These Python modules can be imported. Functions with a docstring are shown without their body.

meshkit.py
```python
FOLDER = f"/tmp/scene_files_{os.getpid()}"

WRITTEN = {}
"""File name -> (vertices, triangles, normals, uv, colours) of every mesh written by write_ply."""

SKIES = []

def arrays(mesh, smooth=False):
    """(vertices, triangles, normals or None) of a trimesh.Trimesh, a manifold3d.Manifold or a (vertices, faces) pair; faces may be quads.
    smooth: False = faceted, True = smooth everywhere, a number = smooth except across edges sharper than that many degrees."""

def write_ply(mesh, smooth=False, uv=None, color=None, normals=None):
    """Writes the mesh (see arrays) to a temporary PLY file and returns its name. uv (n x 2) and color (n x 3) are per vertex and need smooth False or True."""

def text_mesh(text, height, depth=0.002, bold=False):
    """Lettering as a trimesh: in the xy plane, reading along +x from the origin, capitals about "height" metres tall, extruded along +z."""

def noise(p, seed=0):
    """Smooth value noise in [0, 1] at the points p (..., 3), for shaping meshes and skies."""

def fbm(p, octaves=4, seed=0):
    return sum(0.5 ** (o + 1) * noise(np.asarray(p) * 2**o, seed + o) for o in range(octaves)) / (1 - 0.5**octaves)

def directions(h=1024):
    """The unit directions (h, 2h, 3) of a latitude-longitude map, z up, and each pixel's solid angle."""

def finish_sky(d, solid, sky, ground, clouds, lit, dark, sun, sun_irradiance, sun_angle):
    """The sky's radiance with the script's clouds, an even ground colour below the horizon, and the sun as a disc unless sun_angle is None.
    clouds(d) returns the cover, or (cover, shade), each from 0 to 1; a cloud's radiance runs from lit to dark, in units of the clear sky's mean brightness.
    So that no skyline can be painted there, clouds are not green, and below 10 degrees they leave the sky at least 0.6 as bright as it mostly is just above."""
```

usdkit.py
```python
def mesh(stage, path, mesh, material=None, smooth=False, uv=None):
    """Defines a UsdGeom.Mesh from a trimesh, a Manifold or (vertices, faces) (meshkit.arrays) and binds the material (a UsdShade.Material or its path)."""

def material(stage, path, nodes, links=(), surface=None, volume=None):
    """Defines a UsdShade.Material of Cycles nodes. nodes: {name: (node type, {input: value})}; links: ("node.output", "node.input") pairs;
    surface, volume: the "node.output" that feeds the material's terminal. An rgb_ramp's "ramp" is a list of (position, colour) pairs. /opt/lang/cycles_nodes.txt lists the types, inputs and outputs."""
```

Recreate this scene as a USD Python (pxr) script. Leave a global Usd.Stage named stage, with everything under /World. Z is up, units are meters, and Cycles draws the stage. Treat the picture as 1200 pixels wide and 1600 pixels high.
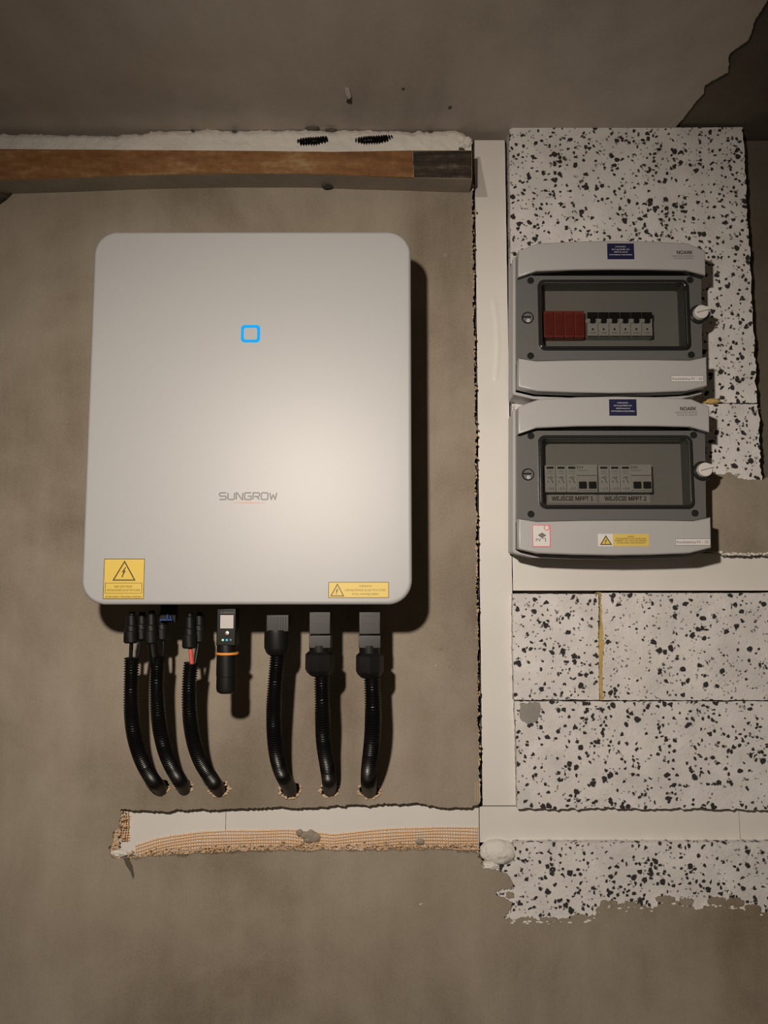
import math, random
import numpy as np
import trimesh
import usdkit, meshkit
from pxr import Usd, UsdGeom, UsdLux, Gf, Sdf, UsdShade
from shapely.geometry import Polygon, LineString, Point, box as sbox
from shapely.ops import unary_union
from shapely import affinity
from scipy.interpolate import CubicSpline

stage = Usd.Stage.CreateInMemory()
UsdGeom.SetStageUpAxis(stage, 'Z'); UsdGeom.SetStageMetersPerUnit(stage, 1.0)
UsdGeom.Xform.Define(stage, '/World'); UsdGeom.Scope.Define(stage, '/World/Looks')

# ---------------------------------------------------------------- camera, lamp, exposure
F, PITCH, DIST, EYE = 1202.0, math.radians(5.65), 1.243, 1.60     # focal length in pixels, tilt up, metres to the plaster, eye height
cam = UsdGeom.Camera.Define(stage, '/World/camera')
cp, sp = math.cos(PITCH), math.sin(PITCH)
cam.AddTransformOp().Set(Gf.Matrix4d(1, 0, 0, 0, 0, -sp, cp, 0, 0, -cp, -sp, 0, 0, -DIST, EYE, 1))
cam.CreateHorizontalApertureAttr(36.0); cam.CreateVerticalApertureAttr(48.0)
cam.CreateFocalLengthAttr(36.0 * F / 1200.0); cam.CreateClippingRangeAttr(Gf.Vec2f(0.02, 100))
cam.CreateExposureAttr(0.0)

LAMP = np.array([-0.185, -DIST, EYE + 0.295])                     # the hand torch that lights the place, a little above and left of the lens
AIM = np.array([0.0, 0.0, 1.29])
def look_at(eye, target):
    b = eye - target; b = b / np.linalg.norm(b)
    r = np.cross([0, 0, 1], b); r /= np.linalg.norm(r); u = np.cross(b, r)
    return Gf.Matrix4d(*r, 0, *u, 0, *b, 0, *eye, 1)
lamp = UsdLux.SphereLight.Define(stage, '/World/torch_light')
lamp.AddTransformOp().Set(look_at(LAMP, AIM))
lamp.CreateRadiusAttr(0.022); lamp.CreateNormalizeAttr(True)
lamp.CreateIntensityAttr(18.6); lamp.CreateColorAttr(Gf.Vec3f(1.0, 0.885, 0.765))
sh = UsdLux.ShapingAPI.Apply(lamp.GetPrim()); sh.CreateShapingConeAngleAttr(64.0); sh.CreateShapingConeSoftnessAttr(1.0)
dome = UsdLux.DomeLight.Define(stage, '/World/ambient_fill')        # faint even fill light, added to lift the shadows
dome.CreateIntensityAttr(0.022); dome.CreateColorAttr(Gf.Vec3f(1.0, 0.80, 0.58))

# ---------------------------------------------------------------- helpers: names, things, parts
used = {}
def numbered(parent, name):
    k = used.get((parent, name), 0); used[(parent, name)] = k + 1
    return parent + '/' + (name if k == 0 else f'{name}_{k:03d}')
def keys(p, **kw):
    for k, v in kw.items():
        if v: p.SetCustomDataByKey(k, v)
class Thing:
    def __init__(self, name, label=None, cat=None, loc=(0, 0, 0), group=None, kind=None):
        self.path = numbered('/World', name); self.loc = np.array(loc, float)
        self.x = UsdGeom.Xform.Define(stage, self.path); self.x.AddTranslateOp().Set(Gf.Vec3d(*map(float, loc)))
        keys(self.x.GetPrim(), label=label, category=cat, group=group, kind=kind)
    def part(self, name, mesh, mat, parent=None, label=None, smooth=30, kind=None):
        m = mesh.copy(); m.apply_translation(-self.loc)
        path = numbered(parent or self.path, name)
        p = usdkit.mesh(stage, path, m, M[mat], smooth=smooth).GetPrim()
        keys(p, label=label, kind=kind)
        return path
    def copy(self, loc, label):
        c = Thing(self.path.rsplit('/', 1)[1], label, self.x.GetPrim().GetCustomDataByKey('category'), loc, self.x.GetPrim().GetCustomDataByKey('group'))
        c.x.GetPrim().GetReferences().AddInternalReference(self.path); c.x.GetPrim().SetInstanceable(True)
        return c
def single(name, mesh, mat, label=None, cat=None, group=None, kind=None, smooth=30):
    path = numbered('/World', name)
    p = usdkit.mesh(stage, path, mesh, M[mat], smooth=smooth).GetPrim()
    keys(p, label=label, category=cat, group=group, kind=kind)
    return path

# ---------------------------------------------------------------- helpers: where things are, shapes
def P(u, v, Y=0.0):
    """Where the line of sight of a measured spot meets the upright plane at depth Y: real positions for things measured off the photograph."""
    x, y = (u - 600) / F, (800 - v) / F
    d = np.array([x, cp - y * sp, sp + y * cp])
    t = (Y + DIST) / d[1]
    return np.array([0, -DIST, EYE]) + d * t
def XZ(u, v, Y=0.0):
    q = P(u, v, Y); return (q[0], q[2])
def ceil_at(u, v, z):
    x, y = (u - 600) / F, (800 - v) / F
    d = np.array([x, cp - y * sp, sp + y * cp])
    return np.array([0, -DIST, EYE]) + d * ((z - EYE) / d[2])
def mpp(Y): return (DIST + Y) / F            # metres per pixel at depth Y
def to_wall(m, Y):
    """xy drawing, extruded along +z, set upright: it faces -Y and its back lies at Y."""
    v = np.array(m.vertices); m.vertices = np.stack([v[:, 0], Y - v[:, 2], v[:, 1]], 1)
    return m
def polys(g): return [q for q in getattr(g, 'geoms', [g]) if isinstance(q, Polygon) and q.area > 1e-9]
def ext(poly, y0, y1):
    """shapely shape in (x, z) extruded from its front y0 to its back y1."""
    ms = [trimesh.creation.extrude_polygon(q, y1 - y0, engine='earcut') for q in polys(poly)]
    return to_wall(trimesh.util.concatenate(ms), y1)
def bx(x0, x1, y0, y1, z0, z1):
    m = trimesh.creation.box([x1 - x0, y1 - y0, z1 - z0]); m.apply_translation([(x0 + x1) / 2, (y0 + y1) / 2, (z0 + z1) / 2]); return m
def rrect(x0, x1, z0, z1, r, n=8):
    return sbox(x0 + r, z0 + r, x1 - r, z1 - r).buffer(r, quad_segs=n)
def ring_pts(poly):
    c = np.array(poly.exterior.coords)[:-1]
    return c if poly.exterior.is_ccw else c[::-1]
def inset(c, d):
    a = np.roll(c, 1, 0); b = np.roll(c, -1, 0)
    e1 = c - a; e2 = b - c
    e1 /= np.linalg.norm(e1, axis=1, keepdims=True); e2 /= np.linalg.norm(e2, axis=1, keepdims=True)
    n1 = np.stack([-e1[:, 1], e1[:, 0]], 1); n2 = np.stack([-e2[:, 1], e2[:, 0]], 1)
    n = n1 + n2; n /= np.maximum((n * n).sum(1, keepdims=True) / 2, 0.3)
    return c + d * n
def bevel(poly, y0, y1, b, steps=3, draft=0.0):
    """Extrusion with a rounded front edge of radius b and sides that widen by draft towards the back."""
    c = ring_pts(poly); rings = [(inset(c, -draft), y1)]
    for k in range(steps + 1):
        t = k / steps * math.pi / 2
        rings.append((inset(c, b * (1 - math.cos(t))), y0 + b * (1 - math.sin(t))))
    n = len(c); v = np.vstack([np.stack([r[:, 0], np.full(n, y), r[:, 1]], 1) for r, y in rings]); f = []
    i = np.arange(n); j = (i + 1) % n
    for k in range(len(rings) - 1):
        a, bb = k * n, (k + 1) * n
        f += [np.stack([a + i, a + j, bb + j], 1), np.stack([a + i, bb + j, bb + i], 1)]
    for k, flip in ((0, True), (len(rings) - 1, False)):
        _, t = trimesh.creation.triangulate_polygon(Polygon(rings[k][0]), engine='earcut'), None
        vv, tt = _
        from scipy.spatial import cKDTree
        idx = cKDTree(rings[k][0]).query(vv)[1][tt] + k * n
        f.append(idx[:, ::-1] if flip else idx)
    m = trimesh.Trimesh(v, np.vstack(f), process=False); m.fix_normals(); return m
def lathe(profile, n=24):
    """(radius, height) pairs around z."""
    return trimesh.creation.revolve(np.array(profile, float), sections=n)
def knob_y(profile, at, n=28):
    """(radius, distance towards the viewer) pairs around an axis that points at -Y, standing at a point."""
    m = lathe(profile, n); v = np.array(m.vertices)
    m.vertices = np.stack([v[:, 0], -v[:, 2], v[:, 1]], 1) + np.array(at); m.fix_normals(); return m
def path_curve(pts, n):
    pts = np.array(pts, float); s = np.r_[0, np.cumsum(np.linalg.norm(np.diff(pts, axis=0), axis=1))]
    c = CubicSpline(s, pts); t = np.linspace(0, s[-1], n); return c(t), s[-1]
def tube(pts, radii, sides=16, caps=True):
    p = np.asarray(pts, float); n = len(p); r = np.broadcast_to(radii, (n,))
    t = np.gradient(p, axis=0); t /= np.linalg.norm(t, axis=1, keepdims=True)
    a = np.cross(t[0], [0, 1, 0.01]); a /= np.linalg.norm(a); A = []
    for k in range(n):
        a = a - t[k] * (a @ t[k]); a /= np.linalg.norm(a); A.append(a)
    A = np.array(A); B = np.cross(t, A); g = np.arange(sides) * 2 * math.pi / sides
    v = (p[:, None] + r[:, None, None] * (np.cos(g)[None, :, None] * A[:, None] + np.sin(g)[None, :, None] * B[:, None])).reshape(-1, 3)
    i, j = np.meshgrid(np.arange(n - 1), np.arange(sides), indexing='ij'); jj = (j + 1) % sides
    q = np.stack([i * sides + j, i * sides + jj, (i + 1) * sides + jj, (i + 1) * sides + j], -1).reshape(-1, 4)
    f = np.vstack([q[:, [0, 1, 2]], q[:, [0, 2, 3]]])
    if caps:
        v = np.vstack([v, p[0], p[-1]]); k = np.arange(sides); k2 = (k + 1) % sides; e = (n - 1) * sides
        f = np.vstack([f, np.stack([k2, k, np.full(sides, n * sides)], 1), np.stack([e + k, e + k2, np.full(sides, n * sides + 1)], 1)])
    m = trimesh.Trimesh(v, f, process=False); m.fix_normals(); return m
def jag(pts, amp, step, seed):
    """A polyline resampled every step and shaken across itself: a broken edge."""
    rng = np.random.default_rng(seed); pts = np.array(pts, float); l = LineString(pts)
    n = max(2, int(l.length / step)); s = np.linspace(0, l.length, n + 1)
    c = np.array([l.interpolate(x).coords[0] for x in s])
    w = rng.normal(0, 1, n + 1); w = 0.6 * w + 0.8 * np.interp(np.arange(n + 1), np.arange(0, n + 5, 4), rng.normal(0, 1, len(np.arange(0, n + 5, 4))))
    t = np.gradient(c, axis=0); t /= np.linalg.norm(t, axis=1, keepdims=True) + 1e-12
    c[1:-1] += (np.stack([-t[:, 1], t[:, 0]], 1) * (amp * w)[:, None])[1:-1]
    return [tuple(x) for x in c]
def blob(at, size, seed, rough=0.35, freq=2.2, sub=3):
    m = trimesh.creation.icosphere(sub); v = np.array(m.vertices)
    d = 1 + rough * (2 * meshkit.fbm(v * freq + seed * 7.3 + 50, 3, seed) - 1)
    m.vertices = v * d[:, None] * np.array(size) + np.array(at); return m
def stroke(lines, width):
    return unary_union([LineString(l).buffer(width / 2, cap_style=2, join_style=1) for l in lines])
def words(text, x, z, width, height, Y, bold=False, depth=0.00025):
    """One line of lettering centred at (x, z) on the face at depth Y."""
    m = meshkit.text_mesh(text, 1.0, 1.0, bold); b = m.bounds
    m.apply_translation([-(b[0, 0] + b[1, 0]) / 2, -0.5, 0]); m.apply_scale([width / (b[1, 0] - b[0, 0]), height, depth])
    m.apply_translation([x, z, 0]); return to_wall(m, Y)
def wpx(text, u0, u1, v0, v1, Y, **k):
    """The same from measured pixel bounds on the plane at depth Y."""
    a, b = P(u0, v1, Y), P(u1, v0, Y); return words(text, (a[0] + b[0]) / 2, (a[2] + b[2]) / 2, b[0] - a[0], b[2] - a[2], Y, **k)
def rpx(u0, u1, v0, v1, Y):
    a, b = P(u0, v1, Y), P(u1, v0, Y); return a[0], b[0], a[2], b[2]
cat = trimesh.util.concatenate

# ---------------------------------------------------------------- materials
M = {}
def plain(name, color, rough=0.5, spec=0.5, bump=None, metallic=0.0, var=0.0, **extra):
    n = {'p': ('principled_bsdf', {'base_color': color, 'roughness': rough, 'specular_ior_level': spec, 'metallic': metallic, **extra})}; l = []
    if bump or var:
        n['g'] = ('geometry', {})
    if bump:
        scale, dist = bump
        n['t'] = ('noise_texture', {'scale': scale, 'detail': 3.0}); n['b'] = ('bump', {'strength': 0.6, 'distance': dist})
        l += [('g.position', 't.vector'), ('t.fac', 'b.height'), ('b.normal', 'p.normal')]
    if var:
        lo = [c * (1 - var) for c in color]; hi = [min(1, c * (1 + var)) for c in color]
        n['v'] = ('noise_texture', {'scale': 9.0, 'detail': 5.0}); n['r'] = ('rgb_ramp', {'ramp': [(0.3, lo), (0.7, hi)]})
        l += [('g.position', 'v.vector'), ('v.fac', 'r.fac'), ('r.color', 'p.base_color')]
    M[name] = usdkit.material(stage, '/World/Looks/' + name, n, l, surface='p.BSDF')
def mortar(name, dark, mid, light, bumpd=0.0012, seed=0.0):
    n = {'g': ('geometry', {}), 'm1': ('mapping', {'location': (seed, 0, 0), 'scale': (1, 1, 1)}), 'm2': ('mapping', {'location': (seed, 3, 0), 'scale': (3.2, 1, 0.55), 'rotation': (0, 0.35, 0)}),
         'n1': ('noise_texture', {'scale': 3.0, 'detail': 6.0, 'roughness': 0.62, 'distortion': 0.4}),
         'n2': ('noise_texture', {'scale': 4.0, 'detail': 4.0, 'roughness': 0.55}),
         'n3': ('noise_texture', {'scale': 260.0, 'detail': 3.0}), 'n4': ('noise_texture', {'scale': 14.0, 'detail': 5.0, 'distortion': 0.8}),
         'mx': ('mix_float', {'fac': 0.30}), 'mx2': ('mix_float', {'fac': 0.12}),
         'r': ('rgb_ramp', {'ramp': [(0.36, dark), (0.5, mid), (0.64, light)]}),
         'h1': ('math', {'math_type': 'multiply', 'value2': 0.10}), 'h': ('math', {'math_type': 'add'}),
         'b': ('bump', {'strength': 0.55, 'distance': bumpd}), 'p': ('principled_bsdf', {'roughness': 0.72, 'specular_ior_level': 0.3})}
    l = [('g.position', 'm1.vector'), ('g.position', 'm2.vector'), ('m1.vector', 'n1.vector'), ('m2.vector', 'n2.vector'), ('g.position', 'n3.vector'), ('g.position', 'n4.vector'),
         ('n1.fac', 'mx.a'), ('n2.fac', 'mx.b'), ('mx.result', 'mx2.a'), ('n3.fac', 'mx2.b'), ('mx2.result', 'r.fac'), ('r.color', 'p.base_color'),
         ('n3.fac', 'h1.value1'), ('n4.fac', 'h.value1'), ('h1.value', 'h.value2'), ('h.value', 'b.height'), ('b.normal', 'p.normal')]
    M[name] = usdkit.material(stage, '/World/Looks/' + name, n, l, surface='p.BSDF')
mortar('plaster', (0.185, 0.146, 0.104), (0.283, 0.238, 0.184), (0.36, 0.309, 0.248))
mortar('ceiling_plaster', (0.36, 0.308, 0.262), (0.46, 0.40, 0.345), (0.54, 0.48, 0.425), seed=4.0)
mortar('dark_mortar', (0.075, 0.062, 0.046), (0.11, 0.092, 0.07), (0.15, 0.128, 0.10), 0.003, seed=8.0)
mortar('beam_mortar', (0.19, 0.162, 0.125), (0.25, 0.215, 0.165), (0.31, 0.268, 0.21), 0.003, seed=11.0)
mortar('crumb', (0.36, 0.25, 0.15), (0.52, 0.37, 0.23), (0.70, 0.55, 0.40), 0.002, seed=2.0)
mortar('smear', (0.24, 0.225, 0.20), (0.33, 0.31, 0.28), (0.48, 0.455, 0.42), 0.001, seed=5.0)
def speckled(name, seed):
    n = {'g': ('geometry', {}), 'off': ('mapping', {'location': (seed, seed * 0.37, seed * 0.71)}),
         'w': ('noise_texture', {'scale': 110.0, 'detail': 2.0}), 'ws': ('vector_math', {'math_type': 'scale', 'scale': 0.0085}), 'wa': ('vector_math', {'math_type': 'add'}),
         'bn': ('noise_texture', {'scale': 22.0, 'detail': 3.0}), 'br': ('rgb_ramp', {'ramp': [(0.3, (0.60, 0.575, 0.56)), (0.7, (0.74, 0.715, 0.70))]}),
         'cl': ('noise_texture', {'scale': 30.0, 'detail': 2.0}), 'clm': ('math', {'math_type': 'multiply_add', 'value2': 0.22, 'value3': -0.11}),
         'k': ('math', {'math_type': 'maximum'}), 'kk': ('math', {'math_type': 'maximum'}), 'mix': ('mix_color', {'b': (0.034, 0.031, 0.031)}),
         'b': ('bump', {'strength': 0.35, 'distance': 0.0012, 'invert': True}), 'p': ('principled_bsdf', {'roughness': 0.75, 'specular_ior_level': 0.25})}
    l = [('g.position', 'off.vector'), ('off.vector', 'w.vector'), ('w.color', 'ws.vector1'), ('off.vector', 'wa.vector1'), ('ws.vector', 'wa.vector2'), ('off.vector', 'bn.vector'), ('off.vector', 'cl.vector'), ('cl.fac', 'clm.value1')]
    for i, (scale, cut, ch, lo, hi, top) in enumerate(((112.0, 0.888, 'r', 0.46, 0.60, 1.0), (175.0, 0.862, 'g', 0.40, 0.58, 1.0), (260.0, 0.90, 'b', 0.36, 0.56, 0.75))):
        i = str(i)
        n.update({'v' + i: ('voronoi_texture', {'scale': scale, 'feature': 'f1'}), 's' + i: ('separate_color', {}), 'a' + i: ('math', {'math_type': 'add'}), 'c' + i: ('math', {'math_type': 'greater_than', 'value2': cut}),
                  'd' + i: ('map_range', {'from_min': hi, 'from_max': lo, 'to_min': 0.0, 'to_max': top, 'clamp': True}), 'k' + i: ('math', {'math_type': 'multiply'})})
        l += [('wa.vector', f'v{i}.vector'), (f'v{i}.color', f's{i}.color'), (f's{i}.{ch}', f'a{i}.value1'), ('clm.value', f'a{i}.value2'), (f'a{i}.value', f'c{i}.value1'), (f'v{i}.distance', f'd{i}.value'), (f'c{i}.value', f'k{i}.value1'), (f'd{i}.result', f'k{i}.value2')]
    l += [('k0.value', 'k.value1'), ('k1.value', 'k.value2'), ('k.value', 'kk.value1'), ('k2.value', 'kk.value2'), ('bn.fac', 'br.fac'), ('br.color', 'mix.a'), ('kk.value', 'mix.fac'), ('mix.result', 'p.base_color'), ('v1.distance', 'b.height'), ('b.normal', 'p.normal')]
    M[name] = usdkit.material(stage, '/World/Looks/' + name, n, l, surface='p.BSDF')
for k in range(4): speckled(f'speckled_foam_{k}', 3.1 * k + 1)
plain('white_pvc', (0.70, 0.675, 0.635), 0.42, var=0.03)
plain('white_foam', (0.70, 0.67, 0.62), 0.8, 0.2, bump=(160, 0.003), var=0.10)
plain('yellow_foam', (0.52, 0.36, 0.13), 0.7, 0.3, bump=(180, 0.002), var=0.25)
plain('painted_shadow_grey', (0.46, 0.43, 0.39), 0.5)  # grey of the shadow painted on the vertical trunking
plain('orange_mesh', (0.74, 0.44, 0.21), 0.55)
plain('tawny_mesh', (0.55, 0.42, 0.24), 0.55)
plain('black_rubber', (0.0045, 0.0042, 0.004), 0.30, 0.36)
plain('black_matte', (0.006, 0.0058, 0.0055), 0.5, 0.28)
plain('toggle_black', (0.02, 0.02, 0.02), 0.6, 0.3)
plain('label_grey', (0.47, 0.45, 0.43), 0.5)
plain('black_connector', (0.042, 0.040, 0.039), 0.5, 0.4)
plain('copper_red', (0.60, 0.10, 0.075), 0.45)
plain('cover_grey', (0.375, 0.378, 0.382), 0.44, 0.55, bump=(900, 0.00012))
plain('housing_grey', (0.20, 0.20, 0.20), 0.5, metallic=0.3)
plain('print_grey', (0.16, 0.155, 0.15), 0.5)
plain('print_red', (0.62, 0.28, 0.18), 0.5)
plain('print_black', (0.03, 0.028, 0.025), 0.5)
plain('print_brown', (0.10, 0.065, 0.01), 0.5)
plain('print_white', (0.70, 0.70, 0.72), 0.5)
plain('print_pink', (0.72, 0.16, 0.20), 0.5)
plain('sticker_yellow', (0.66, 0.475, 0.085), 0.5)
plain('sticker_yellow_pale', (0.66, 0.49, 0.12), 0.5)
plain('sticker_white', (0.68, 0.66, 0.64), 0.45)
plain('sticker_navy', (0.012, 0.014, 0.055), 0.4)
plain('box_grey', (0.42, 0.415, 0.415), 0.38, var=0.02)
plain('panel_grey', (0.125, 0.125, 0.122), 0.35)
plain('rim_black', (0.02, 0.02, 0.02), 0.18)
plain('plate_grey', (0.45, 0.44, 0.42), 0.5)
plain('module_white', (0.68, 0.67, 0.65), 0.45)
plain('module_red', (0.42, 0.065, 0.045), 0.45)
plain('module_red_dark', (0.30, 0.04, 0.03), 0.45)
plain('knob_white', (0.66, 0.64, 0.61), 0.35)
plain('steel', (0.45, 0.43, 0.38), 0.35, metallic=0.9)
plain('orange_ring', (0.75, 0.28, 0.06), 0.4)
plain('blue_clip', (0.02, 0.06, 0.20), 0.35)
plain('concrete', (0.22, 0.2, 0.17), 0.8, bump=(60, 0.003), var=0.15)
def glow(name, color, strength):
    M[name] = usdkit.material(stage, '/World/Looks/' + name, {'e': ('emission', {'color': color, 'strength': strength})}, [], surface='e.emission')
glow('led_blue', (0.02, 0.40, 0.86), 1.0)
glow('led_green', (0.45, 0.8, 0.35), 1.0)
glow('led_cyan', (0.08, 0.42, 0.95), 1.0)
M['smoky_pane'] = usdkit.material(stage, '/World/Looks/smoky_pane', {'t': ('transparent_bsdf', {'color': (0.72, 0.72, 0.71)}), 'g': ('glossy_bsdf', {'roughness': 0.06, 'color': (0.9, 0.9, 0.9)}),
    'f': ('fresnel', {'IOR': 1.5}), 'm': ('mix_closure', {})}, [('f.fac', 'm.fac'), ('t.BSDF', 'm.closure1'), ('g.BSDF', 'm.closure2')], surface='m.closure')
def batten_coat():
    n = {'g': ('geometry', {}), 'm': ('mapping', {'scale': (1.2, 1, 5.0)}), 'n1': ('noise_texture', {'scale': 9.0, 'detail': 6.0, 'roughness': 0.62}), 'n2': ('noise_texture', {'scale': 90.0, 'detail': 3.0}),
         'mx': ('mix_float', {'fac': 0.25}), 'r': ('rgb_ramp', {'ramp': [(0.30, (0.10, 0.05, 0.02)), (0.45, (0.19, 0.085, 0.03)), (0.56, (0.25, 0.125, 0.048)), (0.70, (0.37, 0.25, 0.13))]}),
         'b': ('bump', {'strength': 0.5, 'distance': 0.0015}), 'p': ('principled_bsdf', {'roughness': 0.6, 'specular_ior_level': 0.35})}
    l = [('g.position', 'm.vector'), ('m.vector', 'n1.vector'), ('g.position', 'n2.vector'), ('n1.fac', 'mx.a'), ('n2.fac', 'mx.b'), ('mx.result', 'r.fac'), ('r.color', 'p.base_color'), ('mx.result', 'b.height'), ('b.normal', 'p.normal')]
    M['orange_coat'] = usdkit.material(stage, '/World/Looks/orange_coat', n, l, surface='p.BSDF')
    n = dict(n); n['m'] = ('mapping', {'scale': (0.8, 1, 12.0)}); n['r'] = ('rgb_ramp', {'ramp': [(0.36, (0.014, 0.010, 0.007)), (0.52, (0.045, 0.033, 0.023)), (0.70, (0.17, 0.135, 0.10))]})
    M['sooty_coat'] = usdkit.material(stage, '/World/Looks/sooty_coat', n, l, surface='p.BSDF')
batten_coat()

# ---------------------------------------------------------------- the room
BASE = 0.040                                    # masonry face; plaster, boards and trunking stand in front of it
CEIL = P(980, 199, 0.0)[2]
LX, RX, BACK = -2.6, 2.6, -2.7
wall = Thing('wall_back', kind='structure')
wall.part('masonry', bx(LX, RX, BASE, BASE + 0.2, 0.0, CEIL), 'dark_mortar', smooth=False)

def W(pts, Y=0.0): return [XZ(u, v, Y) for u, v in pts]
px = mpp(0.0)
holes_uv = [(251, 1230, 13, 11), (287, 1228, 13, 10), (341, 1231, 15, 12), (453, 1234, 16, 13), (515, 1233, 14, 12), (577, 1234, 16, 13)]
edge_right = jag(W([(738, 266), (749, 1256)]), 1.35 * px, 2.6 * px, 1)
edge_top = jag(W([(749, 1258), (735, 1262), (690, 1261), (650, 1255), (560, 1257), (480, 1262), (400, 1262), (330, 1265), (300, 1264), (240, 1268), (190, 1264)]), 1.0 * px, 3 * px, 2)
edge_left = jag(W([(190, 1264), (187, 1285), (180, 1305), (170, 1325), (178, 1341), (200, 1344)]), 2.0 * px, 3 * px, 3)
edge_low = jag(W([(200, 1344), (240, 1339), (300, 1336), (400, 1331), (560, 1330), (700, 1329), (748, 1337)]), 1.2 * px, 3 * px, 4)
torn = jag(W([(748, 1337), (750, 1352), (772, 1358), (792, 1366), (802, 1382), (796, 1390), (766, 1392), (782, 1402), (800, 1412), (798, 1424), (788, 1436), (835, 1435), (852, 1440), (878, 1438), (933, 1431),
                (938, 1416), (955, 1412), (980, 1418), (1000, 1413), (1022, 1420), (1045, 1409), (1075, 1416), (1095, 1425), (1110, 1412), (1130, 1411), (1150, 1415), (1172, 1424), (1200, 1428), (1420, 1432)]), 2.0 * px, 2.0 * px, 5)
outline = Polygon(edge_right + edge_top[1:] + edge_left[1:] + edge_low[1:] + torn[1:] + [(RX, torn[-1][1]), (RX, 0.0), (LX, 0.0), (LX, edge_right[0][1])]).buffer(0)
for k, (u, v, a, b) in enumerate(holes_uv):
    c = XZ(u, v); h = Polygon(jag([(c[0] + a * px * math.cos(t), c[1] + b * px * math.sin(t)) for t in np.linspace(0, 2 * math.pi, 40)], 0.9 * px, 2.0 * px, 20 + k)).buffer(0)
    outline = outline.difference(h)
wall.part('plaster', ext(outline, 0.0, BASE), 'plaster', label='smooth grey plaster coat', smooth=False)
patch = Polygon(W([(1085, 742)]) + jag(W([(1118, 742), (1128, 740), (1140, 738), (1152, 747), (1172, 749), (1190, 750), (1205, 744), (1260, 744)]), 1.3 * px, 3 * px, 7) + [(RX, XZ(1260, 744)[1]), (RX, XZ(1260, 867)[1])] + jag(W([(1260, 867), (1200, 867), (1150, 866), (1115, 862)]), 1.2 * px, 3 * px, 8) + W([(1085, 862)])).buffer(0)
wall.part('plaster', ext(patch, -0.0005, BASE), 'plaster', label='grey plaster patch beside the lower box', smooth=False)
# a thin broken white line where the patch ends over the trunking
crumb = []
rng = np.random.default_rng(31)
for k in range(42):
    u = 1122 + 80 * k / 41 + rng.normal(0, 1); q = P(u, 866 + rng.normal(0, 1.0) - (4 if k < 4 else 0), -0.001)
    crumb.append(blob(q, np.array([2.2, 1.4, 1.3]) * px * rng.uniform(0.6, 1.5), k, sub=1))
wall.part('plaster_crumbs', cat(crumb), 'white_foam', label='white crumbs along the broken plaster edge', kind='stuff')

# insulation boards, each a slab of its own
def eps(poly, y, mat, label=None):
    return wall.part('insulation_board', ext(poly, y, BASE), mat, label=label or 'white insulation board speckled with black grains', smooth=False)
r = rng
def rect_rough(u0, u1a, u1b, v0, v1, Y, seed, bottom=0.5, right=0.6, top=0.4, left=0.4):
    a, b, c, d = W([(u0[0], v0), (u1a, v0), (u1b, v1), (u0[1], v1)], Y)
    return Polygon(jag([a, b], top * px, 5 * px, seed) + jag([b, c], right * px, 5 * px, seed + 1)[1:] + jag([c, d], bottom * px, 5 * px, seed + 2)[1:] + jag([d, a], left * px, 5 * px, seed + 3)[1:-1]).buffer(0)
Y0 = 0.0015
eps(rect_rough((796, 800), 1161, 1183, 199, 629, Y0, 100, right=1.0), Y0, 'speckled_foam_0')
top2 = rect_rough((800, 803), 1184, 1197, 631, 860, Y0 + 0.001, 110, right=1.4)
eps(top2.difference(patch.buffer(0.0002)), Y0 + 0.001, 'speckled_foam_1', )
eps(rect_rough((801, 803), 935, 936, 928, 1093.5, Y0, 120), Y0, 'speckled_foam_2')
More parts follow.
